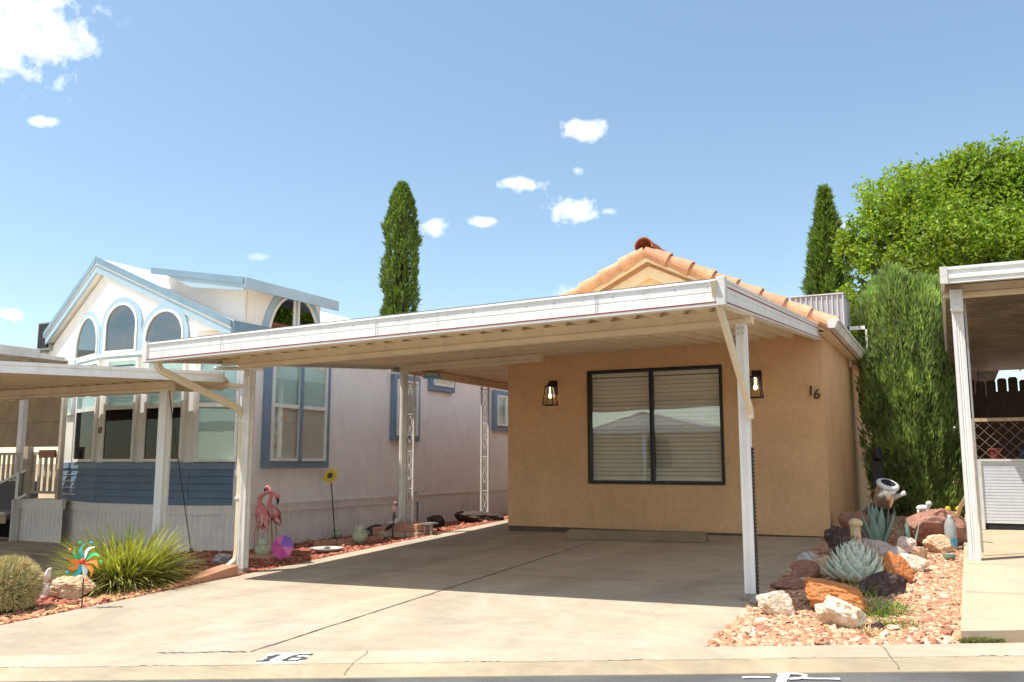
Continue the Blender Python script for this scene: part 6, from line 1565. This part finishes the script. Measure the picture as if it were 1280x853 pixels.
flamingo(9.15, [(338, 633), (341, 638), (344, 644), (347, 651)], [3, 6, 5.5, 1], [(338, 636), (336.5, 630), (338.5, 623), (339, 616), (337, 611), (334.5, 610)], [(333, 610.5), (331.5, 612), (331, 615)], [[(339, 645), (339.5, 658), (341, 684)], [(344, 646), (345, 656), (346, 682)]], 'red pink metal flamingo standing behind the other with its head up, looking left', 4)
def glazed(px, py, Yw, r, label, name='ceramic_frog'):
    q = onY(px, py, Yw); z0 = G(q.x, Yw); t = thing(name, (q.x, Yw, z0), label, 'ornament', 'celadon ceramic ornaments')
    obj('body', MB().sphere((q.x, Yw, z0+r*.85), r, 16, 12, (1.05, .95, .9)), 'celadon', t, smooth=True)
    hd = Vector((q.x, Yw-.02, z0+r*1.7)); obj('head', MB().sphere(hd, r*.62, 14, 10, (1.15, .9, .8)), 'celadon', t, smooth=True)
    for s in (-1, 1): e_ = hd+rt*(s*r*.38)+Vector((0, 0, r*.42)); obj('eye', MB().sphere(e_, r*.2, 10, 8), 'celadon', t, smooth=True)
glazed(329, 697, 8.65, .10, 'squat pale green glazed frog ornament beside the flamingo feet')
glazed(450, 672, 10.2, .11, 'pale green glazed frog ornament on the gravel near the brick edging')
glazed(421, 667, 11.0, .08, 'small pale glazed ornament at the foot of the sunflower stake')
q = onY(328, 700, 8.6); tag(obj('paving_brick', MB().box(q.x-.17, q.x+.22, 8.48, 8.72, G(q.x, 8.6)-.01, G(q.x, 8.6)+.035), 'brick', bevel=.006), 'flat salmon paving brick at the foot of the flamingos', 'brick')
# magenta pinwheel umbrella
q = onY(353, 684, 8.15); R_ = .14; pw = thing('pinwheel_umbrella', (q.x, 8.15, G(q.x, 8.15)), 'magenta and violet striped garden pinwheel like a small open umbrella', 'pinwheel'); nrm_ = Vector((.25, -.9, .25)).normalized()
u_ = nrm_.cross(Vector((0, 0, 1))).normalized(); v_ = u_.cross(nrm_); ctr = Vector((q.x, 8.15, q.z))
for k, m in enumerate(('magenta', 'magenta2', 'violet', 'violet', 'magenta2', 'magenta', 'magenta2', 'magenta')):
    mb_ = MB(); a0, a1 = math.pi*2*k/8, math.pi*2*(k+1)/8; V = [ctr+nrm_*.05]+[ctr+(u_*math.cos(a0+(a1-a0)*i/5)+v_*math.sin(a0+(a1-a0)*i/5))*R_*(1-.07*math.sin(math.pi*i/5)) for i in range(6)]
    V += [p-nrm_*.003 for p in V]; mb_.add(V, [(0, i, i+1) for i in range(1, 6)]+[(7, 7+i+1, 7+i) for i in range(1, 6)]); obj('sail', mb_, m, pw)
obj('rod', MB().tube([ctr+nrm_*.06, ctr-nrm_*.05, (q.x, 8.2, G(q.x, 8.15)-.03)], .006, 6), 'rod', pw)
# sunflower spinner
q = onY(413, 595, 10.8); c = Vector((q.x, 10.8, q.z)); sf_ = thing('sunflower_spinner', (q.x+.12, 10.85, G(q.x, 10.8)), 'yellow metal sunflower on a thin dark stake in front of the white wall', 'garden ornament')
nrm_ = Vector((.1, -.85, .45)).normalized(); u_ = nrm_.cross(Vector((0, 0, 1))).normalized(); v_ = u_.cross(nrm_); pm = MB()
for ring_, (n_, r0, r1, w_) in enumerate(((13, .03, .145, .042), (13, .03, .12, .038))):
    for k in range(n_):
        a = 2*math.pi*(k+.5*ring_)/n_; d = u_*math.cos(a)+v_*math.sin(a); e_ = d.cross(nrm_); off = nrm_*(.008*ring_)
        pm.add([c+d*r0+off, c+d*(r0+r1)/2+e_*w_/2+off+nrm_*.008, c+d*r1+off-nrm_*.006, c+d*(r0+r1)/2-e_*w_/2+off+nrm_*.008], [(0, 1, 2, 3)])
obj('petals', pm, 'yellow', sf_); obj('centre', MB().lathe([(.045, .006), (.045, .018), (.03, .028), (0, .03)], c, 16, ax=nrm_), 'sun_dark', sf_); g_ = onY(422, 662, 10.95)
obj('stake', MB().tube([c-nrm_*.01, (g_.x-.03, 10.85, (q.z+g_.z)/2), (g_.x, 10.9, G(g_.x, 10.9)-.02)], .009, 6), 'rod', sf_)
# shallow dishes and scalloped edging
q = onG(403, 692); tag(obj('shallow_dish', MB().lathe([(.10, 0), (.20, .045), (.215, .06), (.20, .062), (.12, .03), (0, .025)], (q.x-.05, q.y+.15, G(q.x, q.y)-.0), 26), 'dish', smooth=True), 'shallow grey round dish lying on the red gravel by the driveway', 'dish')
q = onG(436, 664); 
ed = thing('scalloped_brick_edging', (-8.0, 10.4, G(-8, 10.4)), 'row of scalloped salmon brick edging on the red gravel', 'edging')
a = onY(392, 674, 10.0); b = onY(480, 664, 10.55); a.z = G(a.x, a.y)+.02; b.z = G(b.x, b.y)+.02; n_ = 9; dd = (b-a)/n_
for k in range(n_):
    p = a+dd*(k+.5); mb_ = MB(); r_ = dd.length*.47; d = dd.normalized(); s_ = Vector((-d.y, d.x, 0))
    poly = [(-r_, -.04), (r_, -.04)]+[(math.cos(math.pi*i/8)*r_, .03+math.sin(math.pi*i/8)*r_*.45) for i in range(9)]
    mb_.prism(poly, -.03, .03, Fr(p, d, (0, 0, 1))); obj('edging_block', mb_, 'brick', ed)
# solar stake with flamingo head
q = onY(493, 633, 10.7); z0 = P(-7.2, 10.7)
ss = thing('solar_flamingo_stake', (q.x, 10.7, G(q.x, 10.7)), 'thin dark stake topped by a small pink bird head in front of the blocks', 'garden stake')
obj('head', MB().sphere((q.x, 10.7, q.z-.03), .042, 12, 8, (1, .9, 1.35)).sphere((q.x+.012, 10.7, q.z+.045), .025, 10, 8), 'pink_pale', ss, smooth=True)
obj('bill', MB().tube([(q.x+.02, 10.69, q.z+.04), (q.x+.05, 10.69, q.z+.03), (q.x+.055, 10.69, q.z+.0)], [.012, .010, .003], 6), 'bill', ss)
obj('stake', MB().tube([(q.x, 10.7, q.z-.08), (q.x-.03, 10.7, G(q.x, 10.7)-.03)], .011, 6).tube([(q.x, 10.7, q.z-.12), (q.x, 10.7, q.z-.18)], .02, 8), 'rod', ss)
q = onY(676/3.2+280, 660, 10.9); tag(obj('dark_lizard_ornament', MB().tube([(q.x-.10, 10.85, G(q.x, 10.9)+.10), (q.x-.03, 10.83, G(q.x, 10.9)+.15), (q.x+.03, 10.84, G(q.x, 10.9)+.19), (q.x+.07, 10.85, G(q.x, 10.9)+.2)], [.01, .03, .028, .006], 8), 'bill', smooth=True), 'small dark ornament leaning on the salmon block', 'ornament')
# timber wedge at the left post
a = onG(236, 731); b = onG(288, 716); a = Vector((-6.96, 6.55, 0)); b = Vector((-6.95, 7.28, 0)); a.z = G(a.x, a.y); b.z = G(b.x, b.y)
a = Vector((-7.00, 6.45, G(-7.0, 6.45)+.01)); b = Vector((-6.97, 7.26, G(-6.97, 7.26)+.06)); tag(obj('timber_splash_wedge', MB().add([a+Vector((-.10, 0, -.03)), a+Vector((.09, 0, -.03)), a+Vector((.09, 0, .01)), a+Vector((-.10, 0, .01)), b+Vector((-.13, 0, -.08)), b+Vector((.09, 0, -.08)), b+Vector((.09, 0, .05)), b+Vector((-.13, 0, .05))],
    [(0, 3, 2, 1), (4, 5, 6, 7), (0, 1, 5, 4), (1, 2, 6, 5), (2, 3, 7, 6), (3, 0, 4, 7)]), 'wood_new', bevel=.006), 'reddish timber wedge lying under the downspout at the left post', 'timber')
# wind spinner with curved petals
Ys = 5.35; q = onY(104, 702, Ys); c = Vector((q.x, Ys, q.z)); nrm_ = Vector((.35, -.9, .1)).normalized(); u_ = nrm_.cross(Vector((0, 0, 1))).normalized(); u_ = u_ if u_.x > 0 else -u_; v_ = Vector((0, 0, 1)); v_ = (v_-nrm_*v_.dot(nrm_)).normalized()
ws_ = thing('wind_spinner', (q.x, Ys, G(q.x, Ys)), 'colourful metal wind spinner with curved petals in front of the grass clump', 'wind spinner')
cols = ['teal_paint', 'white_paint', 'green_paint', 'orange_paint', 'orange_paint', 'white_paint', 'teal_paint', 'orange_paint', 'orange_paint', 'green_paint']
for k, m in enumerate(cols):
    a = math.radians(100-36*k); mb_ = MB(); V = []; n_ = 9
    for i in range(n_+1):
        t = i/n_; r_ = .018+.138*t; aa = a+.55*math.sin(t*3.0)*.6-.25*t; ww = .017*math.sin(math.pi*(t*.86+.08))+.002; d = u_*math.cos(aa)+v_*math.sin(aa); e_ = -u_*math.sin(aa)+v_*math.cos(aa)
        V += [c+d*r_+e_*ww-nrm_*0, c+d*r_-e_*ww+nrm_*.012]
    mb_.add(V, [(2*i, 2*i+1, 2*i+3, 2*i+2) for i in range(n_)]); obj('petal', mb_, m, ws_)
    if k in (0, 2, 4, 6, 8, 9): aa = a-.5; obj('ball', MB().sphere(c+(u_*math.cos(aa)+v_*math.sin(aa))*.165, .014, 10, 8), ['teal_paint', 0, 'green_paint', 0, 'orange_paint', 0, 'teal_paint', 0, 'orange_paint', 'green_paint'][k], ws_)
obj('hub', MB().sphere(c+nrm_*.01, .026, 14, 10), 'red_paint', ws_, smooth=True); obj('stake', MB().tube([c-nrm_*.02, (q.x-.005, Ys+.02, G(q.x, Ys)-.03)], .0065, 6), 'rod', ws_)
# gnome
Yg = 5.6; q = onY(56, 755, Yg); z0 = G(q.x, Yg); o = Vector((q.x, Yg, z0)); gn = thing('garden_gnome', o, 'small white and pink garden gnome leaning by the tan rock', 'gnome')
obj('body', MB().lathe([(.05, 0), (.062, .03), (.06, .09), (.04, .14), (.02, .16)], o, 16), 'ceramic', gn, smooth=True); obj('boot', MB().sphere(o+Vector((-.03, -.03, .02)), .03, 10, 8, (1, 1.3, .8)), 'ceramic_pink', gn, smooth=True); obj('boot', MB().sphere(o+Vector((.03, -.04, .02)), .03, 10, 8, (1, 1.3, .8)), 'ceramic_pink', gn, smooth=True)
obj('head', MB().sphere(o+Vector((.0, 0, .165)), .034, 12, 10), 'ceramic_pink', gn, smooth=True); obj('beard', MB().lathe([(0, 0), (.03, .03), (.04, .06), (.02, .09)], o+Vector((-.004, -.022, .07)), 12), 'ceramic', gn, smooth=True)
obj('hat', MB().tube([o+Vector((0, 0, .18)), o+Vector((.01, 0, .23)), o+Vector((.03, 0, .27)), o+Vector((.055, 0, .28))], [.04, .028, .017, .01], 12), 'ceramic', gn, smooth=True)
q = onY(85, 735, 5.75); ft2 = thing('ceramic_flower_tile', (q.x, 5.7, q.z-.05), 'small white ceramic flower with blue centre on the tan rock', 'ornament'); fm_ = MB(); c = Vector((q.x, 5.66, q.z))
for k in range(8): a = 2*math.pi*k/8; fm_.sphere(c+Vector((math.cos(a)*.026, 0, math.sin(a)*.026)), .016, 8, 6, (1, .4, 1))
obj('petals', fm_, 'ceramic', ft2); obj('centre', MB().sphere(c-Vector((0, .006, 0)), .013, 10, 8, (1, .6, 1)), 'teal_paint', ft2)

# ============================================================ across the street: a park home and carport, seen only mirrored in the windows
oh = thing('opposite_house', (-12, -13, -1.3), 'tan house with white gable and carport across the street, mirrored in the front window', 'house')
obj('wall', MB().box(-17, -8, -15.2, -15, -1.5, 1.6), 'stucco_trim', oh); fO = Fr((0, -14.9, 0), (1, 0, 0), (0, 0, 1), (0, 1, 0))
obj('gable', MB().prism([(-15.2, 1.6), (-9.8, 1.6), (-12.5, 2.15)], -.2, 0, fO), 'white', oh); obj('roof', slab_roof([(-9.4, -14.7, 1.5), (-12.5, -14.7, 2.25), (-12.5, -22, 2.25), (-9.4, -22, 1.5)]), 'ac', oh); obj('roof', slab_roof([(-12.5, -14.7, 2.25), (-15.6, -14.7, 1.5), (-15.6, -22, 1.5), (-12.5, -22, 2.25)]), 'ac', oh)
obj('carport_roof', MB().box(-20, -3, -14.8, -10.5, 1.2, 1.38), 'white', oh)
for x in (-19.5, -15, -11.2, -7.5, -3.5): obj('post', MB().box(x-.06, x+.06, -10.8, -10.68, -1.5, 1.199), 'white', oh)
obj('window', MB().box(-12.6, -11.4, -14.99, -14.9, -.2, 1.0), 'dark', oh)
